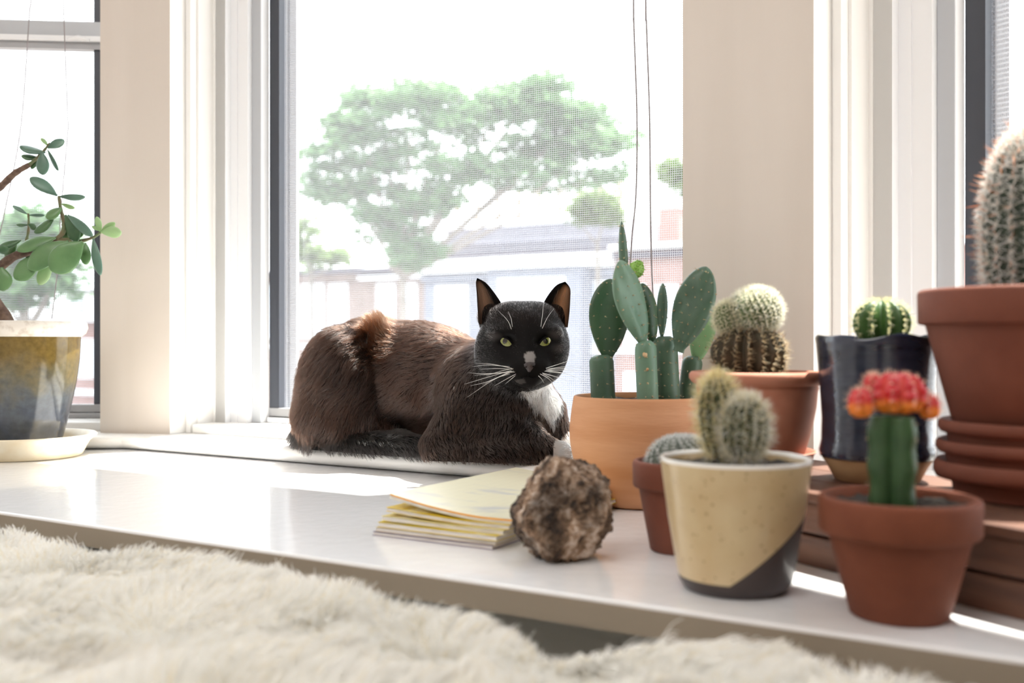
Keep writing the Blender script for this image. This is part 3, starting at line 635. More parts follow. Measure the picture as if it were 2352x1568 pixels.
def rockmat():
    m = mat('rough_brown_stone', (.10, .07, .05), rough=.85, bump=.9, bscale=140); nt = m.node_tree; N, L = nt.nodes, nt.links; b = N['Principled BSDF']
    tc = N.new('ShaderNodeTexCoord'); n1 = N.new('ShaderNodeTexNoise'); n1.inputs['Scale'].default_value = 75; n1.inputs['Detail'].default_value = 8; n1.inputs['Roughness'].default_value = .68; n1.inputs['Distortion'].default_value = .6; L.new(tc.outputs['Object'], n1.inputs['Vector'])
    r = N.new('ShaderNodeValToRGB'); e = r.color_ramp.elements; e[0].position = .33; e[0].color = (.018, .014, .012, 1); e[1].position = .72; e[1].color = (.85, .78, .72, 1)
    for ps, c in ((.43, (.11, .065, .04, 1)), (.51, (.30, .19, .12, 1)), (.58, (.52, .40, .31, 1))): x = e.new(ps); x.color = c
    L.new(n1.outputs['Fac'], r.inputs[0])
    n2 = N.new('ShaderNodeTexNoise'); n2.inputs['Scale'].default_value = 26; L.new(tc.outputs['Object'], n2.inputs['Vector'])
    r2 = N.new('ShaderNodeValToRGB'); r2.color_ramp.elements[0].position = .38; r2.color_ramp.elements[1].position = .56; r2.color_ramp.elements[0].color = (.13, .12, .12, 1); r2.color_ramp.elements[1].color = (1, 1, 1, 1); L.new(n2.outputs['Fac'], r2.inputs[0])
    mu = N.new('ShaderNodeMixRGB'); mu.blend_type = 'MULTIPLY'; mu.inputs[0].default_value = .85; L.new(r.outputs[0], mu.inputs[1]); L.new(r2.outputs[0], mu.inputs[2]); L.new(mu.outputs[0], b.inputs['Base Color']); return m
rock = mesh('rock', Vr, faces, rockmat(), None, False, world=False); rock.location = (rx_, ry_, -.001); tag(rock, 'rough brown and grey mineral rock in front of the magazines', 'rock')

# ------------------------------------------------------------------ magazines
M['paper'] = mat('magazine_pages', (.78, .75, .72), (.55, .50, .46), rough=.8, scale=40, stretch=(1, 1, 90), lo=.42, hi=.58)
def covermat(nm, c, ink):
    m = mat(nm, c, ink, rough=.22, scale=16, stretch=(1, 3, 1), lo=.56, hi=.70, coat=.25); return m
COVS = [covermat('cover_violet', (.30, .26, .38), (.5, .45, .5)), covermat('cover_cream', (.75, .65, .45), (.6, .5, .4)), covermat('cover_yellow', (.86, .66, .08), (.9, .8, .4)), covermat('cover_pale_yellow', (.90, .80, .35), (.75, .75, .7)), covermat('cover_yellow', (.86, .62, .05), (.9, .85, .5)), covermat('cover_pale_yellow_print', (.95, .92, .70), (.70, .71, .70))]
M['orange_page'] = mat('orange_page', (.85, .38, .03), rough=.5)
O = gnd(858, 1229); U = (gnd(1140, 1264)-O); LU = U.length; U.normalize(); W = Vector((-U.y, U.x, 0)); LW = .236
labels = ['bottom magazine of the stack by the rock with a violet cover', 'second magazine from the bottom of the stack with a thin cream cover', 'third magazine from the bottom with a yellow cover under the bent ones', 'fourth magazine from the bottom with a pale cover slipped to the right', 'second magazine from the top with a yellow cover peeking out', 'top magazine with pale yellow printed cover and lifted left corner']
z = .0002
for i in range(6):
    th = [.0032, .0034, .0042, .0036, .0036, .0040][i]; du = [0, .002, .004, .007, .010, .012][i]; dw = [0, .001, .002, .003, .006, .008][i]; rot = [0, .01, -.015, .02, .03, .05][i]
    cu, su = math.cos(rot), math.sin(rot); u = U*cu+W*su; v = W*cu-U*su; o0 = O+U*du+W*dw+Vector((0, 0, z))
    root = thing('magazine', labels[i], 'magazine', o0, 'stacked magazines by the rock'); lu = LU-.004
    lift = [0, 0, 0, .0015, .005, .0125][i]
    def zl(a, b): return lift*max(0, 1-a*1.25)**1.6*max(0, 1-.35*b)
    def sheet(nm, z0, z1, m, ext=0., slot=False):
        V = []; Fc = []; na, nb = 14, 8
        for zz in (z0, z1):
            for jb in range(nb+1):
                for ja in range(na+1):
                    a, b = ja/na, jb/nb; V.append(o0+u*(-ext+(lu+2*ext)*a)+v*(-ext+(LW+2*ext)*b)+Vector((0, 0, zz+zl(a, b))))
        n1 = (na+1)*(nb+1); ix = lambda l, a, b: l*n1+b*(na+1)+a
        for b in range(nb):
            for a in range(na): Fc += [[ix(0, a, b), ix(0, a, b+1), ix(0, a+1, b+1), ix(0, a+1, b)], [ix(1, a, b), ix(1, a+1, b), ix(1, a+1, b+1), ix(1, a, b+1)]]
        for a in range(na): Fc += [[ix(0, a, 0), ix(0, a+1, 0), ix(1, a+1, 0), ix(1, a, 0)], [ix(0, a+1, nb), ix(0, a, nb), ix(1, a, nb), ix(1, a+1, nb)]]
        for b in range(nb): Fc += [[ix(0, 0, b+1), ix(0, 0, b), ix(1, 0, b), ix(1, 0, b+1)], [ix(0, na, b), ix(0, na, b+1), ix(1, na, b+1), ix(1, na, b)]]
        return mesh(nm, V, Fc, m, root, False)
    sheet('back_cover', 0, .0003, COVS[i], .0006); sheet('pages', .00032, th-(.0018 if i == 5 else .0007), M['paper'])
    if i == 5: sheet('orange_page', th-.00178, th-.0003, M['orange_page'], .0002)
    sheet('front_cover', th-.00028, th, COVS[i], .0006)
    z += th+.00025

# ------------------------------------------------------------------ jade plant at the left window
jx, jy = at(60, 900, 1.44).x, 1.44
M['cream_clay'] = mat('cream_glazed_clay', (.80, .72, .56), (.74, .62, .42), rough=.4, scale=25, coat=.2)
sau = lathe('saucer', [(.072, 0), (.075, .0015), (.086, .022), (.0945, .0285), (.0955, .031), (.0945, .0325), (.090, .0315), (.083, .024), (.072, .006), (.03, .005)], M['cream_clay'], None, (jx, jy, 0), 72); tag(sau, 'cream glazed saucer holding the ochre and blue pot by the left window', 'saucer')
jade = thing('potted_jade_plant', 'jade plant in an ochre and blue pot with cream rim', 'plant', (jx, jy, .0056))
def jadeglaze():
    m = mat('ochre_blue_glaze', (.3, .2, .05), rough=.16, coat=.4); nt = m.node_tree; N, L = nt.nodes, nt.links; b = N['Principled BSDF']
    tc = N.new('ShaderNodeTexCoord'); sp = N.new('ShaderNodeSeparateXYZ'); L.new(tc.outputs['Object'], sp.inputs[0])
    n1 = N.new('ShaderNodeTexNoise'); n1.inputs['Scale'].default_value = 24; n1.inputs['Detail'].default_value = 6; L.new(tc.outputs['Object'], n1.inputs['Vector'])
    ma = N.new('ShaderNodeMath'); ma.operation = 'MULTIPLY_ADD'; ma.inputs[1].default_value = .10; L.new(n1.outputs['Fac'], ma.inputs[0]); L.new(sp.outputs[2], ma.inputs[2])
    mr = N.new('ShaderNodeMapRange'); mr.inputs[1].default_value = .05; mr.inputs[2].default_value = .24; L.new(ma.outputs[0], mr.inputs[0])
    r = N.new('ShaderNodeValToRGB'); e = r.color_ramp.elements; e[0].position = .02; e[0].color = (.014, .017, .026, 1); e[1].position = .95; e[1].color = (.17, .11, .028, 1)
    for ps, c in ((.18, (.026, .036, .062, 1)), (.40, (.062, .072, .082, 1)), (.56, (.105, .088, .045, 1)), (.72, (.15, .10, .026, 1))): x = e.new(ps); x.color = c
    L.new(mr.outputs[0], r.inputs[0])
    n2 = N.new('ShaderNodeTexNoise'); n2.inputs['Scale'].default_value = 120; L.new(tc.outputs['Object'], n2.inputs['Vector'])
    mx = N.new('ShaderNodeMixRGB'); mx.blend_type = 'OVERLAY'; mx.inputs[0].default_value = .5; L.new(r.outputs[0], mx.inputs[1]); L.new(n2.outputs['Fac'], mx.inputs[2]); L.new(mx.outputs[0], b.inputs['Base Color']); return m
HJ = HC-(738-CY)*jy/F-.0056
prof = smoothprof([(.040, 0), (.044, .004), (.055, .045), (.066, .095), (.0715, .135), (.0730, HJ-.0215)], 28)+[(.0690, HJ-.0205), (.0675, HJ-.03), (.064, HJ-.06)]
jp = pot('pot', jx, jy, .0056, prof, jadeglaze(), jade, .064, HJ-.045)
M['rim'] = mat('speckled_cream_rim', (.78, .72, .64), (.50, .42, .34), rough=.45, scale=90, lo=.5, hi=.8)
lathe('rim', [(.0690, HJ-.0205), (.0735, HJ-.0222), (.0800, HJ-.017), (.0828, HJ-.0095), (.0815, HJ-.0025), (.0780, HJ), (.0740, HJ-.001), (.0705, HJ-.006), (.0690, HJ-.0200)], M['rim'], jp, (jx, jy, .0056), 72, label='thick speckled cream rim')
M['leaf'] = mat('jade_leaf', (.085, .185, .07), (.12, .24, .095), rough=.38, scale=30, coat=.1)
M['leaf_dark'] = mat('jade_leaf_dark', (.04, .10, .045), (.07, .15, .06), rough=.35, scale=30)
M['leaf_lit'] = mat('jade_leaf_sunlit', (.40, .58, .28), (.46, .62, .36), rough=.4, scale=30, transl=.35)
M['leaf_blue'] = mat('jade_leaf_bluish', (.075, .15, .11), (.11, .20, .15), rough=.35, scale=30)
M['bark'] = mat('jade_bark', (.10, .06, .045), (.17, .11, .08), rough=.85, scale=120, bump=.6, bscale=150)
M['stem'] = mat('jade_green_stem', (.13, .17, .08), (.16, .13, .07), rough=.7, scale=60)
def J(pts, r, m, nm='branch', n=16):
    pts = spline([at(*p) for p in pts], n); k = len(pts); r0, r1 = r
    return MB().tube(pts, [r0+(r1-r0)*i/(k-1)*1.0+.0003*math.sin(i*2.4) for i in range(k)], 10).obj(nm, m, jade, True)
trunk = [(50, 830, 1.44), (18, 740, 1.43), (-28, 670, 1.42), (-45, 640, 1.42)]
J(trunk, (.010, .0075), M['bark'], 'trunk')
J([(-45, 645, 1.42), (0, 612, 1.41), (34, 588, 1.40), (80, 574, 1.40), (132, 549, 1.40)], (.0078, .0042), M['bark'])
J([(130, 550, 1.40), (160, 551, 1.40), (186, 553, 1.40), (214, 545, 1.40), (232, 533, 1.40)], (.0030, .0018), M['stem'])
J([(132, 550, 1.40), (146, 530, 1.40), (146, 505, 1.40), (139, 478, 1.40), (135, 450, 1.40)], (.0036, .0021), M['stem'])
J([(45, 590, 1.41), (60, 555, 1.41), (66, 520, 1.41), (65, 490, 1.41)], (.0024, .0014), M['stem'])
J([(-45, 640, 1.42), (-75, 560, 1.43), (-40, 460, 1.43), (0, 430, 1.42), (34, 398, 1.41), (68, 378, 1.41)], (.0070, .0036), M['bark'], n=24)
J([(66, 379, 1.41), (86, 362, 1.41), (100, 347, 1.41), (115, 328, 1.41)], (.0026, .0014), M['stem'])
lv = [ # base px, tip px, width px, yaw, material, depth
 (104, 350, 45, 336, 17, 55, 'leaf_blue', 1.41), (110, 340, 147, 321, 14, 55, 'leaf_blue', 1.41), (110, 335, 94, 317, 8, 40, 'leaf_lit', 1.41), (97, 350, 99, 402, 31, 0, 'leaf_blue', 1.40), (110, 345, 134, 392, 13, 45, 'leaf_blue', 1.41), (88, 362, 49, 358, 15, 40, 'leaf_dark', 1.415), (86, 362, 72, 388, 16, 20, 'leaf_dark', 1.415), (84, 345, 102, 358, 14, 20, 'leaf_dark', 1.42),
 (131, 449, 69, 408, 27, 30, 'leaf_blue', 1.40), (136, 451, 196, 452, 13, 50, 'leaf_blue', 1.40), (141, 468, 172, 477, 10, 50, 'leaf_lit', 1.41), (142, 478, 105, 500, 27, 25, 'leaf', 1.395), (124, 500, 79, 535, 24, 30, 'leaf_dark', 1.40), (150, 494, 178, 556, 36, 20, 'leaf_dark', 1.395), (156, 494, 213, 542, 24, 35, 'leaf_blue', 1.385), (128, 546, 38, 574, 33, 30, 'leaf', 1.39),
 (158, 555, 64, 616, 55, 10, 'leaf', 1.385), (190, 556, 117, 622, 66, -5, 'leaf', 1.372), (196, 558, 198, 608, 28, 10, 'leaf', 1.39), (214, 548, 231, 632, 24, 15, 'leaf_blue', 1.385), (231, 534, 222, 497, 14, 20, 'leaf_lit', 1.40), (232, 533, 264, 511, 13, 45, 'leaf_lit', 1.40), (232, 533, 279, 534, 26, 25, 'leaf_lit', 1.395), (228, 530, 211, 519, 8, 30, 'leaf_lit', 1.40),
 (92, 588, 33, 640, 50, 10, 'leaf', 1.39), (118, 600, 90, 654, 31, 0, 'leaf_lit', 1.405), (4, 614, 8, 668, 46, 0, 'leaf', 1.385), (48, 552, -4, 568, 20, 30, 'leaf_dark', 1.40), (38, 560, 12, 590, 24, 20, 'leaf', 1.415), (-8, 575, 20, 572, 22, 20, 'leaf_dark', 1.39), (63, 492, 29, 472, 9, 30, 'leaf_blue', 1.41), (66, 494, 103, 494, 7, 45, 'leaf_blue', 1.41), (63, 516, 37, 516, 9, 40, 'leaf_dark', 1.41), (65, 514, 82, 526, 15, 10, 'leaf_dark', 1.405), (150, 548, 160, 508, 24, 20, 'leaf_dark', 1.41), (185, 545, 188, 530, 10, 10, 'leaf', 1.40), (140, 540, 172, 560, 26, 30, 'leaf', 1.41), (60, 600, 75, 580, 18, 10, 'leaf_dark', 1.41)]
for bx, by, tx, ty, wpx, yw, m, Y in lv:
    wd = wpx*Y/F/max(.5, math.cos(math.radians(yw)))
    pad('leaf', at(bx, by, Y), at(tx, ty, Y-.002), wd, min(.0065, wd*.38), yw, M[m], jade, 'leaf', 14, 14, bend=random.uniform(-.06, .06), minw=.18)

# ------------------------------------------------------------------ blind cords and raised blinds
def blind(name, f, sl, sr, label, z0, dt=.02):
    r = thing(name, label, 'blind', f.P((sl+sr)/2, f.t0+dt, z0))
    for k in range(6): bevel(MB().fbox(f, sl+.006, sr-.006, f.t0+dt-.012, f.t0+dt+.012, z0+.008+k*.0075, z0+.0125+k*.0075).obj('slat', M['vinyl'], r), .001)
    MB().fbox(f, sl+.006, sr-.006, f.t0+dt-.012, f.t0+dt+.012, z0-.006, z0+.006).obj('bottom_rail', M['vinyl'], r)
    MB().fbox(f, sl+.004, sr-.004, f.t0+dt-.016, f.t0+dt+.016, z0+.055, ZT+.02).obj('head_rail', M['vinyl'], r)
    return r
blind('raised_blind', FL, FL.st(L_end)[0]+.15, FL.st(pl_l)[0]-.002, 'raised white slatted blind at the top of the left window', 1.04)
blind('raised_blind', FC, s_c+.062, FC.st(pr_l)[0]-.002, 'raised white slatted blind above the cat', 1.04)
blind('raised_blind', FR, FR.st(pr_r)[0]+.062, FR.st(R_end)[0]-.11, 'white slatted blind added unseen over the right window to block sun', 1.0)  # unseen blind, added to keep sun off the front of the bench
for nm, pts, t, f in (('left cord hanging in the left window behind the jade plant', [(76, -462), (72, -40), (67, 40), (48, 290), (14, 470), (-6, 560)], FL.t0+.022, FL), ('right cord hanging in the left window ending at the cream pot rim', [(146, -462), (146, -40), (147, 45), (155, 260), (156, 300), (141, 470), (136, 560), (130, 640), (119, 732)], FL.t0+.022, FL),
                      ('left cord hanging in the middle window behind the prickly pear', [(1452, -888), (1455, -40), (1456, 60), (1463, 270), (1461, 440), (1452, 540), (1447, 620)], FC.t0+.03, FC), ('right cord hanging in the middle window behind the prickly pear', [(1480, -888), (1483, -40), (1485, 60), (1492, 270), (1494, 480), (1497, 620), (1502, 720)], FC.t0+.03, FC)):
    o = MB().tube(spline([f.hit(x, y, t) for x, y in pts], 40), .0009, 6).obj('blind_cord', M['cord'], None, True); tag(o, nm, 'cord')
    top = f.hit(*pts[0], t)

# ------------------------------------------------------------------ outside: street, row houses, trees
ground = MB().box((-160, 4, -9.2), (320, 0, 0), (0, 190, 0), (0, 0, .2)).obj('ground', mat('street_asphalt', (.14, .14, .15), (.18, .18, .18), rough=.9, scale=.6), kind='structure')
TS = 37.
FX = Facet(30.5, TS)
M['brick_red'] = mat('red_brick', (.26, .155, .135), (.30, .185, .165), rough=.9, scale=1.5)
M['brownstone'] = mat('brownstone', (.20, .15, .13), (.24, .18, .16), rough=.9, scale=1.5)
M['greystone'] = mat('grey_blue_stone', (.19, .21, .26), (.22, .24, .29), rough=.9, scale=1.5)
M['trimw'] = mat('white_painted_trim', (.70, .71, .73), rough=.6)
M['slate'] = mat('grey_roofing', (.17, .17, .20), (.21, .21, .24), rough=.9, scale=2)
M['pane_far'] = mat('house_window_pane', (.55, .62, .70), rough=.15, spec=.8)
M['cedar'] = mat('pale_cedar', (.36, .29, .22), rough=.8)
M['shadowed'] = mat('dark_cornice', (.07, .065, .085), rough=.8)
def X(px, t=TS): return FX.ray(px, t)
def zz(px, py, t=TS): return FX.hit(px, py, t).z
def house(label, px0, px1, ytop, wall, wins, cornice, t=TS, zb=-9., depth=9, pxr=None):
    s0, s1 = X(px0, t), X(px1, t); pm = (px0+px1)/2; zt = zz(pxr or pm, ytop, t)
    r = thing('row_house', label, 'house', FX.P((s0+s1)/2, t, zb))
    MB().fbox(FX, s0, s1, t, t+depth, zb, zt).obj('wall', wall, r)
    for (m, dy0, dy1, out) in cornice:        # pixel bands measured at the reference column
        za, zb = zz(pxr or pm, dy1, t), zz(pxr or pm, dy0, t); MB().fbox(FX, s0-.05, s1+.05, t-out, t+.3, za, zb).obj('cornice', m, r)
    for (x0, x1, y0, y1, fm) in wins:
        a, b = X(x0, t), X(x1, t); pmx = (x0+x1)/2; z1, z0 = zz(pmx, y0, t), zz(pmx, y1, t); zm = (z0+z1)/2
        mb = MB(); e = .11
        mb.fbox(FX, a-e, a, t-.06, t+.02, z0-e, z1+e).fbox(FX, b, b+e, t-.06, t+.02, z0-e, z1+e).fbox(FX, a, b, t-.06, t+.02, z1, z1+e).fbox(FX, a-e, b+e, t-.14, t+.02, z0-e*1.6, z0).fbox(FX, a, b, t-.05, t+.02, zm-.05, zm+.05)
        w_ = mb.obj('window', fm, r)
        for q0, q1 in ((z0, zm-.05), (zm+.05, z1)): MB().fbox(FX, a, b, t-.03, t+.01, q0, q1).obj('pane', M['pane_far'], w_)
    return r
w_ = M['trimw']
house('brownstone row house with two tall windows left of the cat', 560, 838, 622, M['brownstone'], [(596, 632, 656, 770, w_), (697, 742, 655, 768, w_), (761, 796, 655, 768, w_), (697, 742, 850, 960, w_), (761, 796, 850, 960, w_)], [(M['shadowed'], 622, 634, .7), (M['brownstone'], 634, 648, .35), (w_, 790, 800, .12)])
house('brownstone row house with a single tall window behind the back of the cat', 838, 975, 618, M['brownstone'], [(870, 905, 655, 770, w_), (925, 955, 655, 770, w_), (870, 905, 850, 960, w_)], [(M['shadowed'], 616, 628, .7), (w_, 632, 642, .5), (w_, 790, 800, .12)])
bay = house('grey blue row house with a wide bay behind the cat head', 975, 1412, 592, M['greystone'], [(1006, 1072, 660, 790, w_), (1345, 1385, 650, 790, w_), (1010, 1070, 870, 980, w_)], [(w_, 592, 604, .9), (w_, 604, 622, .5), (M['greystone'], 628, 640, .25), (w_, 800, 812, .2)], pxr=1190)
tb = TS-1.1
MB().fbox(FX, X(1120, tb), X(1335, tb), tb, TS, -9, zz(1228, 612, tb)).obj('bay', M['greystone'], bay); MB().fbox(FX, X(1112, tb), X(1343, tb), tb-.35, TS, zz(1228, 614, tb), zz(1228, 594, tb)).obj('cornice', w_, bay)
for x0, x1 in ((1152, 1216), (1234, 1292)):
    a, b = X(x0, tb), X(x1, tb); z1, z0 = zz(1220, 648, tb), zz(1220, 800, tb); zm = (z0+z1)/2
    mb = MB(); mb.fbox(FX, a-.15, a, tb-.08, tb+.02, z0, z1).fbox(FX, b, b+.15, tb-.08, tb+.02, z0, z1).fbox(FX, a-.15, b+.15, tb-.08, tb+.02, z1, z1+.18).fbox(FX, a-.2, b+.2, tb-.16, tb+.02, z0-.2, z0).fbox(FX, a, b, tb-.06, tb, zm-.06, zm+.06)
    o = mb.obj('window', w_, bay)
    for q0, q1 in ((z0, zm-.06), (zm+.06, z1)): MB().fbox(FX, a, b, tb-.03, tb+.005, q0, q1).obj('pane', M['pane_far'], o)
pent = house('grey flat roofed upper storey set back behind the white cornice', 1025, 1428, 508, M['slate'], [], [(M['trimw'], 506, 516, .3), (M['slate'], 545, 556, .25), (M['shadowed'], 575, 586, .2)], t=TS+4, pxr=1230, depth=4.9, zb=zz(1190, 592)+.02)
deck = thing('roof_pergola', 'pale wooden pergola and fence on the flat roof', 'pergola', FX.P(X(1230, TS+6), TS+6, zz(1230, 508, TS+4))); tp = TS+6; zd = zz(1230, 508, TS+4)
for k in range(9):
    px = 1045+k*47; MB().fbox(FX, X(px, tp), X(px, tp)+.16, tp, tp+.16, zd, zz(1230, 432, tp)).obj('post', M['cedar'], deck)
for y in (432, 462, 490): MB().fbox(FX, X(1040, tp), X(1428, tp), tp+.02, tp+.14, zz(1230, y+4, tp), zz(1230, y, tp)).obj('rail', M['cedar'], deck)
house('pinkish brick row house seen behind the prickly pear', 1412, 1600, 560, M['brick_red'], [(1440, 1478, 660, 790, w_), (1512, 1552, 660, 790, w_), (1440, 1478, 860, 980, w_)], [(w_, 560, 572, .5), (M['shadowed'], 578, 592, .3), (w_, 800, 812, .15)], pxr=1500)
ch = thing('chimney', 'pale red brick chimney above the right hand row house', 'chimney', FX.P(X(1535, TS+2), TS+2, zz(1500, 560)+.01))
MB().fbox(FX, X(1512, TS+2), X(1560, TS+2), TS+2, TS+3, zz(1500, 560)+.01, zz(1535, 478, TS+2)).obj('shaft', M['brick_red'], ch); MB().fbox(FX, X(1508, TS+2), X(1564, TS+2), TS+1.9, TS+3.1, zz(1535, 478, TS+2), zz(1535, 468, TS+2)).obj('cap', M['trimw'], ch)
house('red brick row house seen through the left window', -60, 330, 735, M['brick_red'], [(186, 214, 782, 862, w_), (92, 122, 782, 862, w_), (20, 50, 782, 862, w_)], [(w_, 722, 740, .6), (M['brick_red'], 745, 752, .2), (w_, 892, 905, .15)], pxr=150)
ext = house('white painted house standing taller behind the red brick house', 150, 420, 668, M['trimw'], [(165, 190, 690, 715, M['greystone'])], [(M['slate'], 664, 670, .3)], t=TS+10, pxr=190)
house('brick row house continuing beyond the left edge of the middle window', 330, 560, 640, M['brownstone'], [(400, 430, 670, 770, w_), (470, 500, 670, 770, w_)], [(w_, 640, 652, .6)], pxr=445)
house('brick row house far to the right beyond the wide pier', 1600, 2300, 560, M['brick_red'], [(1700, 1760, 660, 800, w_), (1850, 1910, 660, 800, w_)], [(w_, 560, 575, .6)], pxr=1900)
M['foliage'] = mat('tree_leaves', (.10, .20, .085), (.13, .24, .105), rough=.6, scale=.9, transl=.4)
M['foliage2'] = mat('tree_leaves_yellow_green', (.11, .18, .05), (.14, .22, .07), rough=.6, scale=.9, transl=.4)
M['trunk'] = mat('tree_bark', (.19, .165, .14), (.25, .22, .19), rough=.9, scale=3)
def tree(label, px, Y, ybase, blobs, nleaf, lsz, m, trunk_r=.22):
    """blobs: (px, py, rx px, ry px, share) clumps of foliage at depth Y"""
    r = thing('tree', label, 'tree', at(px, 784, Y)*1+Vector((0, 0, -9-HC))); k = Y/F
    base = Vector((at(px, 0, Y).x, Y, -9.)); fork = at(px, ybase, Y)
    MB().tube(spline([base, base*.5+fork*.5+Vector((.1, 0, 0)), fork], 8), [trunk_r*(1-.05*i) for i in range(8)], 8).obj('trunk', M['trunk'], r, True)
    V = []; Fc = []; tot = sum(b[4] for b in blobs)
    for bx, by, rx, ry, sh in blobs:
        c = at(bx, by, Y)+Vector((0, random.uniform(-1, 1)*rx*k*.5, 0))
        mid = fork*.45+c*.55+Vector((random.uniform(-.2, .2), 0, -.1*k*ry)); MB().tube(spline([fork, mid, c], 8), [trunk_r*.42*(1-.1*i) for i in range(8)], 6).obj('branch', M['trunk'], r, True)
        n = int(nleaf*sh/tot)
        # leaves gathered in sprays
        ns = max(6, n//26); q = rng.normal(size=(ns, 3)); q /= np.linalg.norm(q, axis=1, keepdims=True); q *= (rng.random((ns, 1))**.45)
        cen = np.array(c)+q*np.array([rx*k, rx*k*.8, ry*k])
        P = cen[rng.integers(0, ns, n)]+rng.normal(size=(n, 3))*np.array([.26, .26, .10])*(lsz/.16)
        a = rng.normal(size=(n, 3)); a[:, 2] *= .45; a /= np.linalg.norm(a, axis=1, keepdims=True); b = np.cross(a, rng.normal(size=(n, 3))); b /= np.linalg.norm(b, axis=1, keepdims=True)
        s = lsz*(.7+.6*rng.random((n, 1))); o0 = len(V)
        quad = np.stack([P+a*s, P+b*s*.45, P-a*s, P-b*s*.45], 1).reshape(-1, 3); V += quad.tolist(); Fc += [[o0+4*i, o0+4*i+1, o0+4*i+2, o0+4*i+3] for i in range(n)]
    mesh('foliage', np.array(V), Fc, m, r, False, kind='stuff'); return r
tree('large airy green street tree filling the middle window', 925, 27, 640, [(1230, 215, 95, 50, 1.5), (1150, 250, 100, 45, 1.2), (1330, 265, 90, 50, 1.2), (1260, 320, 120, 50, 1.4), (960, 230, 110, 36, 1.0), (860, 225, 80, 30, .7), (1030, 290, 110, 50, 1.0), (820, 290, 85, 40, .8), (1400, 330, 70, 50, .7), (900, 350, 120, 55, 1.0), (1080, 390, 110, 45, .9), (760, 350, 75, 45, .6), (1210, 400, 130, 40, .9), (830, 430, 110, 50, .8), (980, 460, 110, 55, .9), (735, 420, 55, 45, .4), (900, 530, 90, 55, .7), (960, 585, 60, 40, .7), (850, 500, 60, 40, .3), (1370, 400, 90, 35, .4)], 21000, .12, M['foliage'], .16)
tree('low bushy tree by the red brick house in the left window', 60, 33, 760, [(40, 560, 90, 60, 1), (110, 640, 90, 60, 1), (20, 670, 80, 50, 1), (150, 560, 50, 60, .6), (60, 620, 80, 70, 1), (90, 510, 50, 40, .5)], 8000, .15, M['foliage'])
tree('small leafy tree at the far left of the middle window', 715, 34, 640, [(705, 575, 40, 40, 1), (760, 590, 30, 24, .5), (700, 520, 30, 30, .3)], 1300, .14, M['foliage2'], .12)
tree('round yellow green tree in front of the roof pergola', 1372, 34, 560, [(1368, 470, 42, 34, 1), (1340, 490, 30, 24, .5), (1395, 490, 26, 22, .5)], 2200, .13, M['foliage2'], .1)
tree('tree crown peeking beside the pier behind the blind cords', 1560, 66, 520, [(1545, 400, 42, 32, 1), (1580, 420, 40, 40, 1)], 2200, .22, M['foliage2'], .15)

# ------------------------------------------------------------------ the cat: one smooth surface from blended volumes
def loc(p): s, t = FC.st(p); return np.array([s, t, p.z], np.float32)
def W_(L):
    L = np.asarray(L, np.float64); d, n = np.array(FC.d), np.array(FC.n); return L[..., 0:1]*d+L[..., 1:2]*n+L[..., 2:3]*np.array([0, 0, 1.])
def ct(px, py, t): return loc(FC.hit(px, py, t))
def cY(px, py, Y): return loc(at(px, py, Y))
HV = .0023
G0 = np.array([-1.0, .945, .012], np.float32); GN = np.array([int(.52/HV), int(.215/HV), int(.250/HV)])
gx_, gy_, gz_ = [(G0[i]+HV*np.arange(GN[i])).astype(np.float32) for i in range(3)]
D = np.full(GN, .05, np.float32); LAB = np.zeros(GN, np.uint8)
WX = np.array([FC.d.x, FC.n.x, 0]); WY = np.array([FC.d.y, FC.n.y, 0]); WZ = np.array([0, 0, 1.]); AX = np.eye(3); HX = np.stack([WX, WY, WZ])
LABELS = ['body', 'haunch', 'head', 'muzzle', 'neck', 'chest', 'leg', 'paw', 'tail']
def region(lo, hi):
    a = np.maximum(((lo-G0)/HV).astype(int)-1, 0); b = np.minimum(((hi-G0)/HV).astype(int)+2, GN); return tuple(slice(a[i], b[i]) for i in range(3))
def blend(sl, d, k, lab, sub=False):
    D0 = D[sl]
    if sub:
        d = -d; h = np.maximum(k-np.abs(D0-d), 0)/k; D[sl] = np.maximum(D0, d)+h*h*k*.25; return
    LAB[sl][d < D0] = LABELS.index(lab)
    h = np.maximum(k-np.abs(D0-d), 0)/k; D[sl] = np.minimum(D0, d)-h*h*k*.25
def ell(c, semi, lab='body', k=.02, axes=AX, sub=False):
    semi = np.array(semi, float); R = semi.max()+.05; sl = region(c-R, c+R); x, y, z = gx_[sl[0]][:, None, None]-c[0], gy_[sl[1]][None, :, None]-c[1], gz_[sl[2]][None, None, :]-c[2]
    q = [(a[0]*x+a[1]*y+a[2]*z) for a in axes]; k0 = np.sqrt(sum((q[i]/semi[i])**2 for i in range(3))); k1 = np.sqrt(sum((q[i]/semi[i]**2)**2 for i in range(3)))+1e-9
    blend(sl, (k0*(k0-1)/k1).astype(np.float32), k, lab, sub)
def cone(a, b, ra, rb, lab='leg', k=.015):
    R = max(ra, rb)+.04; sl = region(np.minimum(a, b)-R, np.maximum(a, b)+R); x, y, z = gx_[sl[0]][:, None, None]-a[0], gy_[sl[1]][None, :, None]-a[1], gz_[sl[2]][None, None, :]-a[2]
    v = b-a; t = np.clip((x*v[0]+y*v[1]+z*v[2])/v.dot(v), 0, 1); d = np.sqrt((x-t*v[0])**2+(y-t*v[1])**2+(z-t*v[2])**2)-(ra+(rb-ra)*t); blend(sl, d.astype(np.float32), k, lab)
YH = 1.165; kH = YH/F
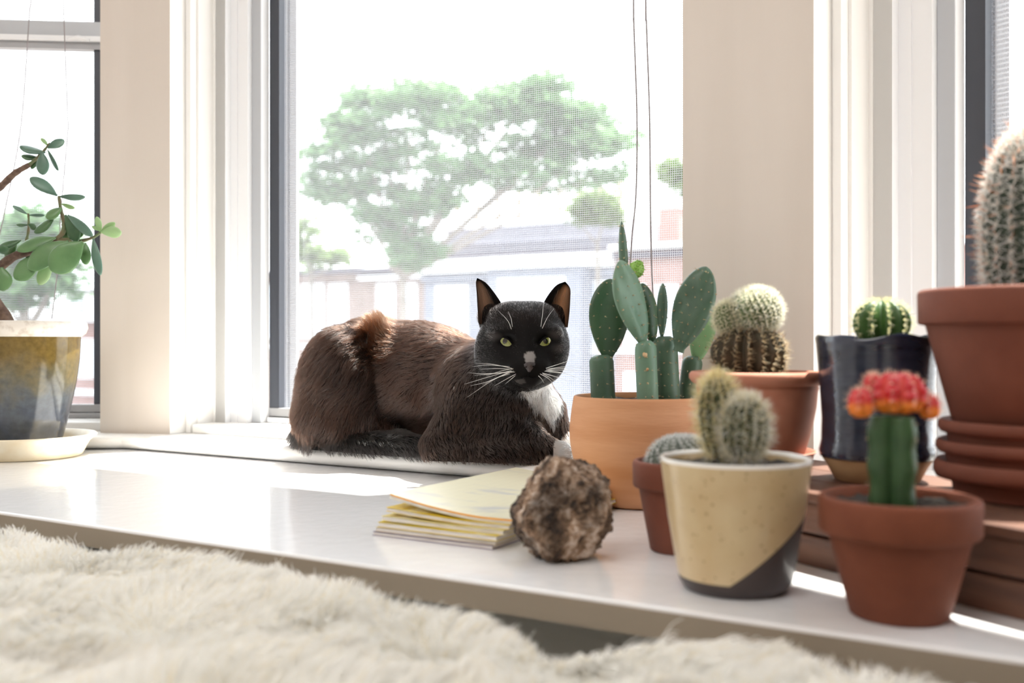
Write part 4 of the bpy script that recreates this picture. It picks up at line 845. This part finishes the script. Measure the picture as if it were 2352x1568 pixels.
# torso
ell(ct(842, 872, 1.068), (.082, .054, .082), 'body', .03); ell(ct(955, 868, 1.078), (.085, .050, .074), 'body', .03); ell(ct(1035, 885, 1.072), (.065, .050, .060), 'body', .04)
ell(ct(1105, 905, 1.055), (.056, .044, .058), 'body', .03); ell(ct(1190, 930, 1.058), (.040, .038, .052), 'chest', .03)
ell(ct(1170, 990, 1.055), (.045, .036, .04), 'chest', .025)
# thigh in front of the flank, knee forward, foot tucked under
ell(ct(790, 890, 1.030), (.066, .044, .082), 'haunch', .007); ell(ct(772, 955, 1.038), (.058, .044, .048), 'haunch', .02); ell(ct(840, 985, 1.035), (.05, .032, .026), 'haunch', .015)
# shoulder and forelegs
ell(ct(1070, 905, 1.022), (.036, .028, .050), 'leg', .018)
cone(ct(1085, 925, 1.012), ct(1015, 1022, .998), .036, .024, 'leg', .012); cone(ct(1010, 1028, .999), ct(1140, 1026, 1.012), .0225, .0235, 'leg', .010); cone(ct(1140, 1026, 1.012), ct(1236, 1028, 1.030), .0235, .018, 'leg', .01)
cone(ct(1120, 960, 1.015), ct(1200, 1005, 1.025), .030, .024, 'leg', .014)
cone(ct(1240, 1034, 1.032), ct(1288, 1037, 1.041), .0155, .0130, 'paw', .01)
for a_, b_ in ((1300, 1.031), (1304, 1.040), (1304, 1.049)): ell(ct(a_, 1041, b_), (.0085, .0050, .0082), 'paw', .002); cone(ct(1245, 950, 1.075), ct(1268, 1010, 1.082), .024, .018, 'leg', .015); ell(ct(1285, 1022, 1.083), (.019, .014, .0125), 'paw', .01)
# tail curled along the body
tl = [ct(735, 950, 1.03), ct(706, 1000, 1.032), ct(745, 1020, 1.016), ct(830, 1022, 1.009), ct(915, 1024, 1.006), ct(965, 1028, 1.006)]
for i in range(len(tl)-1): cone(tl[i], tl[i+1], [.018, .018, .018, .0175, .0165][i], [.018, .018, .0175, .0165, .014][i], 'tail', .006)
# neck and head
cone(ct(1130, 890, 1.045), cY(1195, 820, YH+.02), .050, .043, 'neck', .03)
def he(px, py, dy, semi, lab='head', k=.012, sub=False): ell(cY(px, py, YH+dy), semi, lab, k, HX, sub)
he(1201, 780, 0, (.0465, .047, .0375)); he(1203, 740, -.010, (.032, .032, .019), k=.02)
he(1142, 806, -.004, (.0245, .030, .030), k=.02); he(1260, 802, -.004, (.0225, .030, .030), k=.02); he(1206, 845, -.014, (.036, .032, .0225), k=.02)
he(1176, 800, -.028, (.020, .016, .018), k=.015); he(1243, 800, -.028, (.019, .016, .018), k=.015)
cone(cY(1206, 755, YH-.030), cY(1216, 828, YH-.0540), .016, .0088, 'head', .016)
he(1194, 851, -.0455, (.0155, .0135, .0118), 'muzzle', .010); he(1233, 849, -.0455, (.0148, .0135, .0118), 'muzzle', .010); he(1214, 872, -.041, (.0125, .011, .0085), 'muzzle', .008)
he(1216, 834, -.057, (.0075, .006, .0065), 'muzzle', .006)
he(1158, 764, -.036, (.016, .010, .0065), k=.012); he(1256, 762, -.036, (.016, .010, .0065), k=.012)
he(1162, 785, -.053, (.0110, .012, .0075), k=.006, sub=True); he(1252, 784, -.053, (.0110, .012, .0075), k=.006, sub=True)
he(1166, 722, -.002, (.019, .024, .0125), k=.014); he(1237, 722, -.002, (.019, .024, .0125), k=.014)
he(1128, 728, .014, (.016, .012, .016), k=.012); he(1276, 730, .014, (.015, .012, .016), k=.012)
# rest on the sill and clear of the riser
D = np.maximum(D, (.0226-gz_)[None, None, :]); rs = np.maximum((1.0885-gy_)[None, :, None], (gz_-.0372)[None, None, :]); D = np.maximum(D, -np.broadcast_to(rs, D.shape)).astype(np.float32)
def surfnet(D):
    ins = D < 0; nx, ny, nz_ = D.shape
    c = ins[:-1, :-1, :-1].astype(np.uint8)
    for i, j, k in ((1, 0, 0), (0, 1, 0), (0, 0, 1), (1, 1, 0), (1, 0, 1), (0, 1, 1), (1, 1, 1)): c = c+ins[i:nx-1+i, j:ny-1+j, k:nz_-1+k]
    cell = np.argwhere((c > 0) & (c < 8)); idx = -np.ones(c.shape, np.int64); idx[tuple(cell.T)] = np.arange(len(cell))
    acc = np.zeros((len(cell), 3)); cnt = np.zeros(len(cell)); cr = list(np.ndindex(2, 2, 2))
    for a in cr:
        for ax in range(3):
            if a[ax]: continue
            b = list(a); b[ax] = 1; pa, pb = cell+np.array(a), cell+np.array(b); da, db = D[tuple(pa.T)], D[tuple(pb.T)]; m = (da < 0) != (db < 0)
            t = da[m]/(da[m]-db[m]); p = np.array(a, float)[None]+np.zeros((m.sum(), 3)); p[:, ax] += t; acc[m] += p; cnt[m] += 1
    V = cell+acc/cnt[:, None]; Q = []
    for ax in range(3):
        a = [slice(1, -1)]*3; a[ax] = slice(0, D.shape[ax]-1); b = list(a); b[ax] = slice(1, D.shape[ax]); da, db = ins[tuple(a)], ins[tuple(b)]; e = np.argwhere(da != db); o = np.array([1, 1, 1]); o[ax] = 0; e = e+o
        u, v = [(1, 2), (2, 0), (0, 1)][ax]; du = np.zeros(3, int); du[u] = 1; dv = np.zeros(3, int); dv[v] = 1
        q = np.stack([idx[tuple((e-du-dv).T)], idx[tuple((e-dv).T)], idx[tuple(e.T)], idx[tuple((e-du).T)]], 1); fl = ~da[tuple((e-o).T)]; q[fl] = q[fl][:, ::-1]; Q.append(q)
    Q = np.concatenate(Q); return V, Q[(Q >= 0).all(1)]
Vc, Qc = surfnet(D); iv = np.clip(np.round(Vc).astype(int), 0, GN-1); labv = LAB[tuple(iv.T)]
VL = G0+Vc*HV; VW = W_(VL)
def dist_at(L):
    q = np.clip((np.asarray(L)-G0)/HV, 0, GN-1.001); i = q.astype(int); f = q-i; r = 0
    for a in np.ndindex(2, 2, 2):
        w = np.prod([f[..., k] if a[k] else 1-f[..., k] for k in range(3)], axis=0); r = r+w*D[i[..., 0]+a[0], i[..., 1]+a[1], i[..., 2]+a[2]]
    return r
def gradient(L, e=.003):
    g = np.stack([dist_at(L+np.eye(3)[k]*e)-dist_at(L-np.eye(3)[k]*e) for k in range(3)], -1); return g/(np.linalg.norm(g, axis=-1, keepdims=True)+1e-9)
def on_cat(px, py, y0=1.0, y1=1.4):
    Ys = np.linspace(y0, y1, 900); L = np.array([cY(px, py, y) for y in Ys]); d = dist_at(L); k = np.argmax(d < 0); return at(px, py, Ys[k])
cbase = FC.hit(960, 1030, 1.06); cbase.z = .022
cat = thing('cat', 'black and brown cat with white chest lying on the window sill', 'cat', cbase)
# markings, plus head shading put into colour on crown and cheek (zones in space on the animal itself)
nose_p = on_cat(1216, 834); eyeL, eyeR = on_cat(1163, 784), on_cat(1252, 783)
blaze = np.array(on_cat(1217, 821)); chest_c = np.array(W_(ct(1240, 922, 1.03))).ravel(); chin_p = np.array(on_cat(1196, 876))
paw_c = [np.array(W_(ct(1300, 1038, 1.042))).ravel(), np.array(W_(ct(1298, 1024, 1.083))).ravel()]
brow_p = [np.array(on_cat(1133, 772)), np.array(on_cat(1276, 768)), np.array(on_cat(1283, 800))]; headc = np.array(at(1200, 785, YH)); shc = np.array(W_(ct(1068, 915, 1.02))).ravel()
def coat(P, lab):
    n = len(P); C = np.tile([.0165, .0064, .0036], (n, 1)); L_ = lambda *k: np.isin(lab, [LABELS.index(x) for x in k])
    hd = np.linalg.norm(P-headc, axis=1); f = np.clip((.085-hd)/.03, 0, 1)[:, None]; C = C*(1-f)+np.array([.0105, .0085, .0085])*f
    C[L_('head', 'muzzle')] = (.012, .0098, .0100); C[L_('tail')] = (.0075, .0062, .006)
    lowleg = L_('leg', 'chest', 'paw'); C[lowleg] = (.0115, .0052, .0032)
    C[L_('haunch')] = (.0135, .0057, .0034)
    tp = (np.clip((P[:, 2]-headc[2]-.012)/.02, 0, 1)*L_('head'))[:, None]; C = C*(1-tp)+np.array([.024, .0175, .0165])*tp  # crown lighter with height, shading put into the fur colour
    for bp in brow_p:
        q = np.linalg.norm((P-bp)/np.array([.010, .012, .006]), axis=1); k = (np.clip(1.2-q, 0, 1)*L_('head') )[:, None]; C = C*(1-k)+np.array([.10, .088, .085])*k
    e = (P-blaze)/np.array([.0058, .02, .0075]); C[np.linalg.norm(e, axis=1) < 1] = (.68, .64, .63)
    e = (P-chest_c)/np.array([.034, .06, .034]); m = (np.linalg.norm(e, axis=1) < 1) & ~L_('head', 'muzzle') & (P[:, 0]+.95*(P[:, 2]-chest_c[2]) > chest_c[0]-.012); C[m] = (.86, .84, .82)
    e = (P-chin_p)/np.array([.0055, .02, .0028]); C[(np.linalg.norm(e, axis=1) < 1)] = (.14, .125, .12)
    for pc in paw_c: C[np.linalg.norm(P-pc, axis=1) < .019] = (.93, .90, .87)
    return C
colv = np.ones((len(VW), 4)); colv[:, :3] = coat(VW, labv)*.5
# ears: cupped shells joined into the same skin
earV = []; earF = []; earC = []; earRoots = []
def ear(Lp, Rp, Yb, cup, lean, tan_u, glow):
    nu, nv = 14, 18; L = spline([(a, b, 0) for a, b in Lp], nv+1); R = spline([(a, b, 0) for a, b in Rp], nv+1); base = len(VW)+len(earV)
    for layer in (0, 1):
        for j in range(nv+1):
            v = j/nv
            for i in range(nu+1):
                u = i/nu; px = L[j].x*(1-u)+R[j].x*u; py = L[j].y*(1-u)+R[j].y*u
                Y = Yb+lean*v+cup*math.sin(PI*u)**.8*(1-v*.75)+layer*.0022*(math.sin(PI*u)**.3 if 0 < u < 1 else 0)*(1 if v < .97 else .2)
                earV.append(at(px, py, Y)); inner = (layer == 0) and abs(u-tan_u) < .36*(1-.25*v) and v < .86
                k = max(0, 1-abs(u-tan_u)/.36)*min(1, (.9-v)*5) if inner else 0
                c = np.array([.012, .010, .010])*(1-k)+np.array(glow)*k; earC.append((*c, 1))
                if inner and v < .5 and i % 2 and .2 < u < .8: earRoots.append((at(px, py, Y), at(L[min(nv, j+5)].x*(1-u)+R[min(nv, j+5)].x*u, L[min(nv, j+5)].y*(1-u)+R[min(nv, j+5)].y*u, Y-.008), 1 if tan_u < .5 else -1))
    ix = lambda l, i, j: base+l*(nu+1)*(nv+1)+j*(nu+1)+i
    for j in range(nv):
        for i in range(nu): earF.extend([[ix(0, i, j), ix(0, i+1, j), ix(0, i+1, j+1), ix(0, i, j+1)], [ix(1, i, j), ix(1, i, j+1), ix(1, i+1, j+1), ix(1, i+1, j)]])
        earF.extend([[ix(0, 0, j), ix(0, 0, j+1), ix(1, 0, j+1), ix(1, 0, j)], [ix(0, nu, j+1), ix(0, nu, j), ix(1, nu, j), ix(1, nu, j+1)]])
    for i in range(nu): earF.append([ix(0, i+1, nv), ix(0, i, nv), ix(1, i, nv), ix(1, i+1, nv)])
ear([(1100, 745), (1097, 712), (1095, 675), (1093, 650), (1095.5, 639)], [(1172, 730), (1158, 706), (1139, 677), (1117, 650), (1097, 638.5)], YH-.006, .020, .006, .34, (.52, .30, .20))
ear([(1234, 730), (1245, 702), (1260, 676), (1278, 655), (1296, 647)], [(1304, 752), (1308, 718), (1310, 685), (1309.5, 662), (1299, 647)], YH-.006, .020, .006, .66, (.64, .32, .17))
allV = np.concatenate([VW, np.array([tuple(v) for v in earV])]); allF = Qc.tolist()+earF; allC = np.concatenate([colv, np.array(earC)])
M['cat_skin'] = attr_mat('cat_skin', rough=.65, spec=.15, transl=.25)
body = mesh('body', allV, allF, M['cat_skin'], cat, True, attr={'col': allC})
# fur
tri = np.concatenate([Qc[:, [0, 1, 2]], Qc[:, [0, 2, 3]]]); A3 = VL[tri]; ar3 = np.linalg.norm(np.cross(A3[:, 1]-A3[:, 0], A3[:, 2]-A3[:, 0]), axis=1)
zc_ = A3[:, :, 2].mean(1); lt = labv[tri[:, 0]]; ish = np.isin(lt, [2, 3]); wgt = ar3*np.where(ish, 2.6, 1.0)*np.where(zc_ < .0245, 0.0, 1.0)
NF = 125000
ti = rng.choice(len(tri), NF, p=wgt/wgt.sum()); r1, r2 = rng.random(NF), rng.random(NF); f_ = r1+r2 > 1; r1[f_], r2[f_] = 1-r1[f_], 1-r2[f_]
RL = A3[ti, 0]+(A3[ti, 1]-A3[ti, 0])*r1[:, None]+(A3[ti, 2]-A3[ti, 0])*r2[:, None]; lab = lt[ti]; Nl = gradient(RL); RW = W_(RL); NW = W_(Nl)
isl = lambda *k: np.isin(lab, [LABELS.index(x) for x in k])
d3 = np.array(FC.d); flow = np.tile(-d3*1.0+np.array([0, 0, -.55]), (NF, 1))
flow[isl('haunch')] = -d3*.55+np.array([0, 0, -.9]); flow[isl('leg')] = -d3*.30+np.array([0, 0, -1.]); flow[isl('chest')] = np.array([.25, -.2, -1.]); flow[isl('paw')] = d3; flow[isl('neck')] = -d3*.9+np.array([0, 0, -.5])
fl = isl('leg') & (RL[:, 2] < .055); flow[fl] = d3*.4+np.array([0, 0, -.6])
m = isl('tail'); flow[m] = np.where((RL[m, 0] < tl[2][0])[:, None], np.array([0, 0, -1.])-d3*.6, d3*.8+np.array([0, 0, -.55]))
m = isl('head', 'muzzle'); flow[m] = RW[m]-np.array(nose_p)+np.array([0, .018, .004])
hn = RW-headc; m2 = isl('neck') & (np.linalg.norm(hn, axis=1) < .08); flow[m2] = hn[m2]+np.array([0, .03, -.06])
def vnoise(P, sc, seed):
    q = np.round(P*220)/220; u, inv_ = np.unique((q*1000).astype(int), axis=0, return_inverse=True); inv_ = inv_.ravel()
    return np.array([[nz(p*.001, sc, seed), nz(p*.001, sc, seed+7), nz(p*.001, sc, seed+13)] for p in u.astype(float)])[inv_]
flow /= np.linalg.norm(flow, axis=1, keepdims=True)
na = np.where(isl('head', 'muzzle', 'paw'), .12, 1.)[:, None]; flow = flow+(vnoise(RW, 28, 2)*.75+vnoise(RW, 75, 5)*.55)*na; flow -= (flow*NW).sum(1, keepdims=True)*NW; flow /= np.linalg.norm(flow, axis=1, keepdims=True)+1e-6
ln = np.full(NF, .0175); ln[isl('haunch')] = .020; ln[isl('chest')] = .015; ln[isl('leg')] = .0105; ln[isl('paw')] = .0055; ln[isl('tail')] = .016; ln[isl('neck')] = .0135
hd = np.linalg.norm(RW-headc, axis=1); mh = isl('head'); ln[mh] = .0035+.004*np.clip((np.linalg.norm(RW[mh]-np.array(nose_p), axis=1)-.04)/.05, 0, 1); ln[isl('muzzle')] = .0024
for e in (eyeL, eyeR, nose_p): q = np.linalg.norm(RW-np.array(e), axis=1); ln = np.where(q < .014, np.minimum(ln, .0017), ln)
ln = np.where((RL[:, 2] < .04) & ~isl('paw'), ln*.8, ln); rumpk = np.clip((-.885-RL[:, 0])/.05, 0, 1); ln = ln*(1+.45*rumpk); ln *= .7+.6*rng.random(NF)
lift = np.where(isl('head', 'muzzle', 'paw'), .16, np.where(isl('haunch', 'tail'), .42, .36))[:, None]
# tuft raised along the crease between thigh and flank
cre = np.array(W_(ct(872, 775, 1.030))).ravel(); e = (RW-cre)/np.array([.020, .05, .034]); tm = np.exp(-(e**2).sum(1)*1.2); up = np.array([.12, -.25, 1.])
flow = flow*(1-.95*tm[:, None])+up*tm[:, None]*.95; lift = lift+.45*tm[:, None]; ln = ln*(1+.9*tm)
dr = flow+NW*lift+rng.normal(size=(NF, 3))*.13; dr /= np.linalg.norm(dr, axis=1, keepdims=True)
tipd = flow*.98+NW*(lift-.22)+np.array([0, 0, -.14])+rng.normal(size=(NF, 3))*.15; tipd /= np.linalg.norm(tipd, axis=1, keepdims=True)
S_ = np.linspace(0, 1, 5); Lh = ln[:, None]; pts = np.stack([RW-NW*.0006+dr*(Lh*s*(1-.5*s))+tipd*(Lh*s*s*.5) for s in S_], 1)
def clump(pts, cell, amt, seed):
    q = pts[:, 0]+np.random.default_rng(seed).normal(size=(len(pts), 3))*cell*.22; key = np.floor(q/cell).astype(np.int64); u, inv = np.unique(key[:, 0]*73856093 ^ key[:, 1]*19349663 ^ key[:, 2]*83492791, return_inverse=True)
    cnt = np.bincount(inv).astype(float); out = pts.copy(); a = np.asarray(amt)
    for k in range(1, pts.shape[1]):
        mean = np.stack([np.bincount(inv, pts[:, k, i]) for i in range(3)], 1)/cnt[:, None]; wv = (a*(k/(pts.shape[1]-1))**1.3); wv = wv[:, None] if np.ndim(wv) else wv; out[:, k] += (mean[inv]-out[:, k])*wv
    return out, inv
sm = isl('head', 'muzzle', 'paw'); pts, inv2 = clump(pts, .011, np.where(sm, .0, .42), 8); pts, inv = clump(pts, .0048, np.where(sm, .15, .72), 3)
ctone = .65+.7*np.random.default_rng(5).random(inv.max()+1); cf = coat(RW, lab)*(ctone[inv][:, None])*(.75+.5*rng.random((NF, 1)))
cf = np.where((rng.random(NF) < .02)[:, None] & ~isl('head', 'muzzle')[:, None], cf*2.6, cf); cf = np.clip(cf, 0, .95)
M['fur'] = hair_mat('fur', .22, .35)
cf = cf+np.outer(tm, [.030, .011, .0035])  # backlit glow of the tuft added to its fur colour
fr_ = np.where(isl('head', 'muzzle', 'paw'), .00008, .00013)[:, None]*np.array([1, 1, .95, .75, .2])[None]
strands('fur', pts, fr_, cf, M['fur'], body)
er = np.array([[tuple(a), tuple(b)] for a, b, s in earRoots]); er = np.repeat(er, 2, 0); n_ = len(er); b0 = er[:, 0]+rng.normal(size=(n_, 3))*.0015; b1 = er[:, 1]+rng.normal(size=(n_, 3))*.0018
strands('ear_hair', np.stack([b0, b0*.5+b1*.5+np.array([0, -.004, 0]), b1], 1), [.00008, .00007, .00002], np.tile([.26, .16, .10], (n_, 1)), M['fur'], body)
# eyes
def eyemat():
    m = mat('cat_eye', (.3, .32, .08), rough=.06, spec=.7, coat=1.); nt = m.node_tree; N, L = nt.nodes, nt.links; b = N['Principled BSDF']
    a = N.new('ShaderNodeAttribute'); a.attribute_name = 'col'; L.new(a.outputs['Color'], b.inputs['Base Color']); return m
M['eye'] = eyemat(); M['black_skin'] = mat('black_eyelid_skin', (.005, .004, .005), rough=.8, spec=.1); M['nose'] = mat('nose_leather', (.045, .033, .034), rough=.38, bump=.4, bscale=600)
M['whisker'] = mat('white_whisker', (.92, .92, .90), rough=.35)
def eye(c, px, py, wd, ht, tilt, yaw, pup):
    """almond opening filled by the curved eyeball"""
    n = Vector((math.sin(math.radians(yaw)), -math.cos(math.radians(yaw)), -.05)).normalized(); t = math.radians(tilt); xr = n.cross(Vector((0, 0, 1))).normalized()*-1; zr = xr.cross(n)*-1
    if zr.z < 0: zr = -zr
    ex = xr*math.cos(t)+zr*math.sin(t); ez = zr*math.cos(t)-xr*math.sin(t); c = Vector(c)+n*.0012; R = .0150
    def outline(a):
        x = math.cos(a); z = math.sin(a); return wd/2*x, (ht*.36 if z > 0 else ht*.52)*z*(1-.40*x*x)
    V = []; C = []; nr, na = 22, 64
    for i in range(nr+1):
        for k in range(na):
            a = 2*PI*k/na; ox, oz = outline(a); x, z = ox*i/nr, oz*i/nr; dome = math.sqrt(max(0, R*R-x*x-z*z))-math.sqrt(R*R-(wd/2)**2)
            V.append(c+ex*x+ez*z+n*(dome*.9+.0004)); xx, z2 = x-pup[0], z-pup[1]; r = math.hypot(xx, z2); p = math.hypot(xx/.0026, z2/.0036)
            col = np.array([.23, .25, .055])*(.75+.6*min(1, r/.006)); col = col*(.8+.4*nz((x*900, z*900, 0), 1))
            if r > .0078: col = np.array([.03, .03, .02])
            if p < 1: col = np.array([.004, .004, .005])
            C.append((*np.clip(col, 0, 1), 1))
    Fc = [[i*na+k, i*na+(k+1) % na, (i+1)*na+(k+1) % na, (i+1)*na+k] for i in range(nr) for k in range(na)]
    o = mesh('eye', V, Fc, M['eye'], body, True, attr={'col': C}, label='yellow green eye with dark pupil')
    rim = [c+ex*outline(2*PI*k/40)[0]*1.03+ez*outline(2*PI*k/40)[1]*1.06+n*(max(0, (math.sqrt(max(0, R*R-(outline(2*PI*k/40)[0])**2-(outline(2*PI*k/40)[1])**2))-math.sqrt(R*R-(wd/2)**2))*.9)) for k in range(41)]
    mesh_ = MB().tube(rim, .0011, 8, False); mesh('eyelid', mesh_.V, mesh_.F, M['black_skin'], o, True)
eye(eyeL, 1163, 784, .0178, .0104, -30, -12, (-.0010, .0006)); eye(eyeR, 1252, 783, .0178, .0104, 33, 14, (-.0004, .0006))
# nose leather and mouth
npz = on_cat(1216, 841); V = []; k_ = .000508
for layer in (0, 1):
    for (x, y, dd) in ((1203, 836, .0015), (1209, 832, .0), (1217, 831, -.0012), (1225, 832, .0), (1230, 835, .0015), (1228, 841, .0005), (1222, 848, .0), (1217, 855, .0005), (1213, 854, .0005), (1209, 847, .0), (1204, 841, .0008)): 
        q = on_cat(x, y); V.append(q+Vector((0, (-.0020+dd if layer == 0 else .003), 0)))
n_ = 11; V.append(sum((Vector(v) for v in V[:n_]), Vector())/n_+Vector((0, -.0016, 0)))
mesh('nose', V, [[k, (k+1) % n_, 22] for k in range(n_)]+[[k, n_+k, n_+(k+1) % n_, (k+1) % n_] for k in range(n_)], M['nose'], body, True, label='dark pinkish grey nose leather')
for k, pl in enumerate(([(1215, 853), (1214, 859), (1213, 864)], [(1213, 864), (1204, 868), (1195, 868)], [(1213, 864), (1224, 868), (1233, 866)])):
    MB().tube(spline([on_cat(x, y)+Vector((0, -.0012, 0)) for x, y in pl], 8), [.0003]+[.0007]*6+[.0003], 6).obj('mouth_line', M['black_skin'], body, True)
for (x, y) in ((1208, 843), (1225, 842)):
    q = on_cat(x, y)+Vector((0, -.002, 0)); MB().tube([q+Vector((-.0012, 0, .0004)), q, q+Vector((.0012, -.0002, .0006))], [.0002, .0008, .0003], 6).obj('nostril', M['black_skin'], body, True)
# whiskers: root px, mid px, tip px, reach toward the camera
wk = [((1178, 846), (1130, 836), (1092, 834), .02), ((1180, 848), (1140, 846), (1100, 848), .03), ((1172, 842), (1120, 838), (1085, 842), .02), ((1182, 852), (1120, 858), (1075, 856), .03), ((1184, 854), (1130, 858), (1090, 862), .035), ((1176, 850), (1120, 866), (1067, 882), .03), ((1178, 852), (1130, 874), (1073, 912), .03), ((1166, 856), (1120, 876), (1080, 886), .025), ((1172, 858), (1140, 868), (1108, 884), .03), ((1186, 858), (1160, 872), (1135, 886), .03), ((1184, 862), (1172, 872), (1160, 882), .02), ((1180, 846), (1150, 852), (1120, 862), .03),
      ((1252, 846), (1290, 834), (1322, 823), .01), ((1254, 848), (1300, 842), (1350, 846), .02), ((1256, 850), (1300, 850), (1345, 852), .02), ((1250, 852), (1290, 856), (1330, 852), .02), ((1252, 850), (1300, 858), (1348, 878), .02), ((1244, 856), (1280, 866), (1306, 876), .02), ((1240, 858), (1258, 868), (1268, 878), .02), ((1246, 858), (1262, 866), (1276, 876), .02), ((1258, 848), (1300, 846), (1325, 850), .015), ((1236, 862), (1244, 870), (1250, 880), .01),
      ((1175, 757), (1166, 736), (1144, 713), .025), ((1177, 751), (1174, 732), (1167, 715), .02), ((1242, 751), (1246, 722), (1249, 690), .02), ((1245, 755), (1258, 728), (1273, 708), .02)]
for a, b, c, rch in wk:
    try: A_ = on_cat(*a)
    except Exception: continue
    Ya = A_.y; P_ = spline([at(*a, Ya+.001), at(*b, Ya-rch*.6), at(*c, Ya-rch*.6+.012)], 12); MB().tube(P_, [.00034*(1-.85*i/11) for i in range(12)], 5).obj('whisker', M['whisker'], body, True)

# ------------------------------------------------------------------ shaggy white throw in the foreground
throw = thing('shaggy_throw', 'thick white shaggy wool throw spread in front of the bench', 'throw', FC.P(-.5, .35, ZF))
ed = [(-1.6, .545), (-.862, .5446), (-.621, .5486), (-.45, .532), (-.33, .517), (-.29, .494), (-.262, .492), (-.24, .522), (-.215, .548), (-.198, .562), (-.165, .556), (-.12, .545), (-.08, .5376), (.0, .522), (.3, .50)]
es, et = np.array([e[0] for e in ed]), np.array([e[1] for e in ed])
ZB = -.0145
def tedge(s): return np.interp(s, es, et)-.004
ns, ntt = 120, 26; V = []
tt_ = np.linspace(0, 1, ntt+1)
S0, S1 = -1.35, .25
def zrug(s, t):
    e = tedge(s)-t; return ZB+.006*nz((s*9, t*9, 0), 1)+.004*nz((s*22, t*22, 4), 1)-.018*max(0, 1-e/.018)**2
for l in (0, 1):
    for j in range(ntt+1):
        for i in range(ns+1):
            s = S0+(S1-S0)*i/ns; e = float(tedge(s)); t = -.10+(e+.10)*tt_[j]; V.append(FC.P(s, t, zrug(s, t) if l == 0 else ZF+.001))
n1 = (ns+1)*(ntt+1); ix = lambda l, i, j: l*n1+j*(ns+1)+i; Fc = []
for j in range(ntt):
    for i in range(ns): Fc += [[ix(0, i, j), ix(0, i+1, j), ix(0, i+1, j+1), ix(0, i, j+1)]]
for i in range(ns): Fc += [[ix(0, i, ntt), ix(0, i+1, ntt), ix(1, i+1, ntt), ix(1, i, ntt)], [ix(0, i+1, 0), ix(0, i, 0), ix(1, i, 0), ix(1, i+1, 0)]]
for j in range(ntt): Fc += [[ix(0, 0, j), ix(0, 0, j+1), ix(1, 0, j+1), ix(1, 0, j)], [ix(0, ns, j+1), ix(0, ns, j), ix(1, ns, j), ix(1, ns, j+1)]]
M['wool_base'] = mat('wool_backing', (.90, .88, .82), rough=.95)
back = mesh('backing', V, Fc, M['wool_base'], throw, True)
NP = 110000; s = rng.uniform(-1.05, .12, NP); t = tedge(s)-.36*rng.random(NP)**1.15; z = np.array([zrug(a, b) for a, b in zip(s, t)])
R0 = np.outer(s, np.array(FC.d))+np.outer(t, np.array(FC.n))+np.outer(z, [0, 0, 1.]); ee = tedge(s)-t
lean = np.stack([np.array([nz((a*14, b*14, k), 1) for a, b in zip(s, t)]) for k in (1, 5)], 1)*2.4
dv = np.outer(lean[:, 0]+.5, np.array(FC.d))+np.outer(lean[:, 1]+.25*np.exp(-ee/.02), np.array(FC.n))+np.array([0, 0, .95])+rng.normal(size=(NP, 3))*.30; dv /= np.linalg.norm(dv, axis=1, keepdims=True)
ln = (.033*(.65+.6*rng.random(NP)))[:, None]; cur = rng.normal(size=(NP, 3))*.35; cur[:, 2] -= .45
S_ = np.linspace(0, 1, 6); P = np.stack([R0+dv*ln*q+cur*ln*q*q*.55+rng.normal(size=(NP, 3))*.0011*q for q in S_], 1)
P, inv = clump(P, .024, .42, 4); P, inv = clump(P, .0085, .66, 9)
P[:, :, :] += 0
cw = np.array([.97, .955, .915])*(.93+.07*rng.random((NP, 1))); cw[rng.random(NP) < .10] = (.90, .82, .66)
M['wool'] = attr_mat('wool_pile', rough=.9, spec=.1, transl=.3)
strands('pile', P, np.array([.00026, .00026, .00025, .00024, .00021, .0001]), cw, M['wool'], throw)
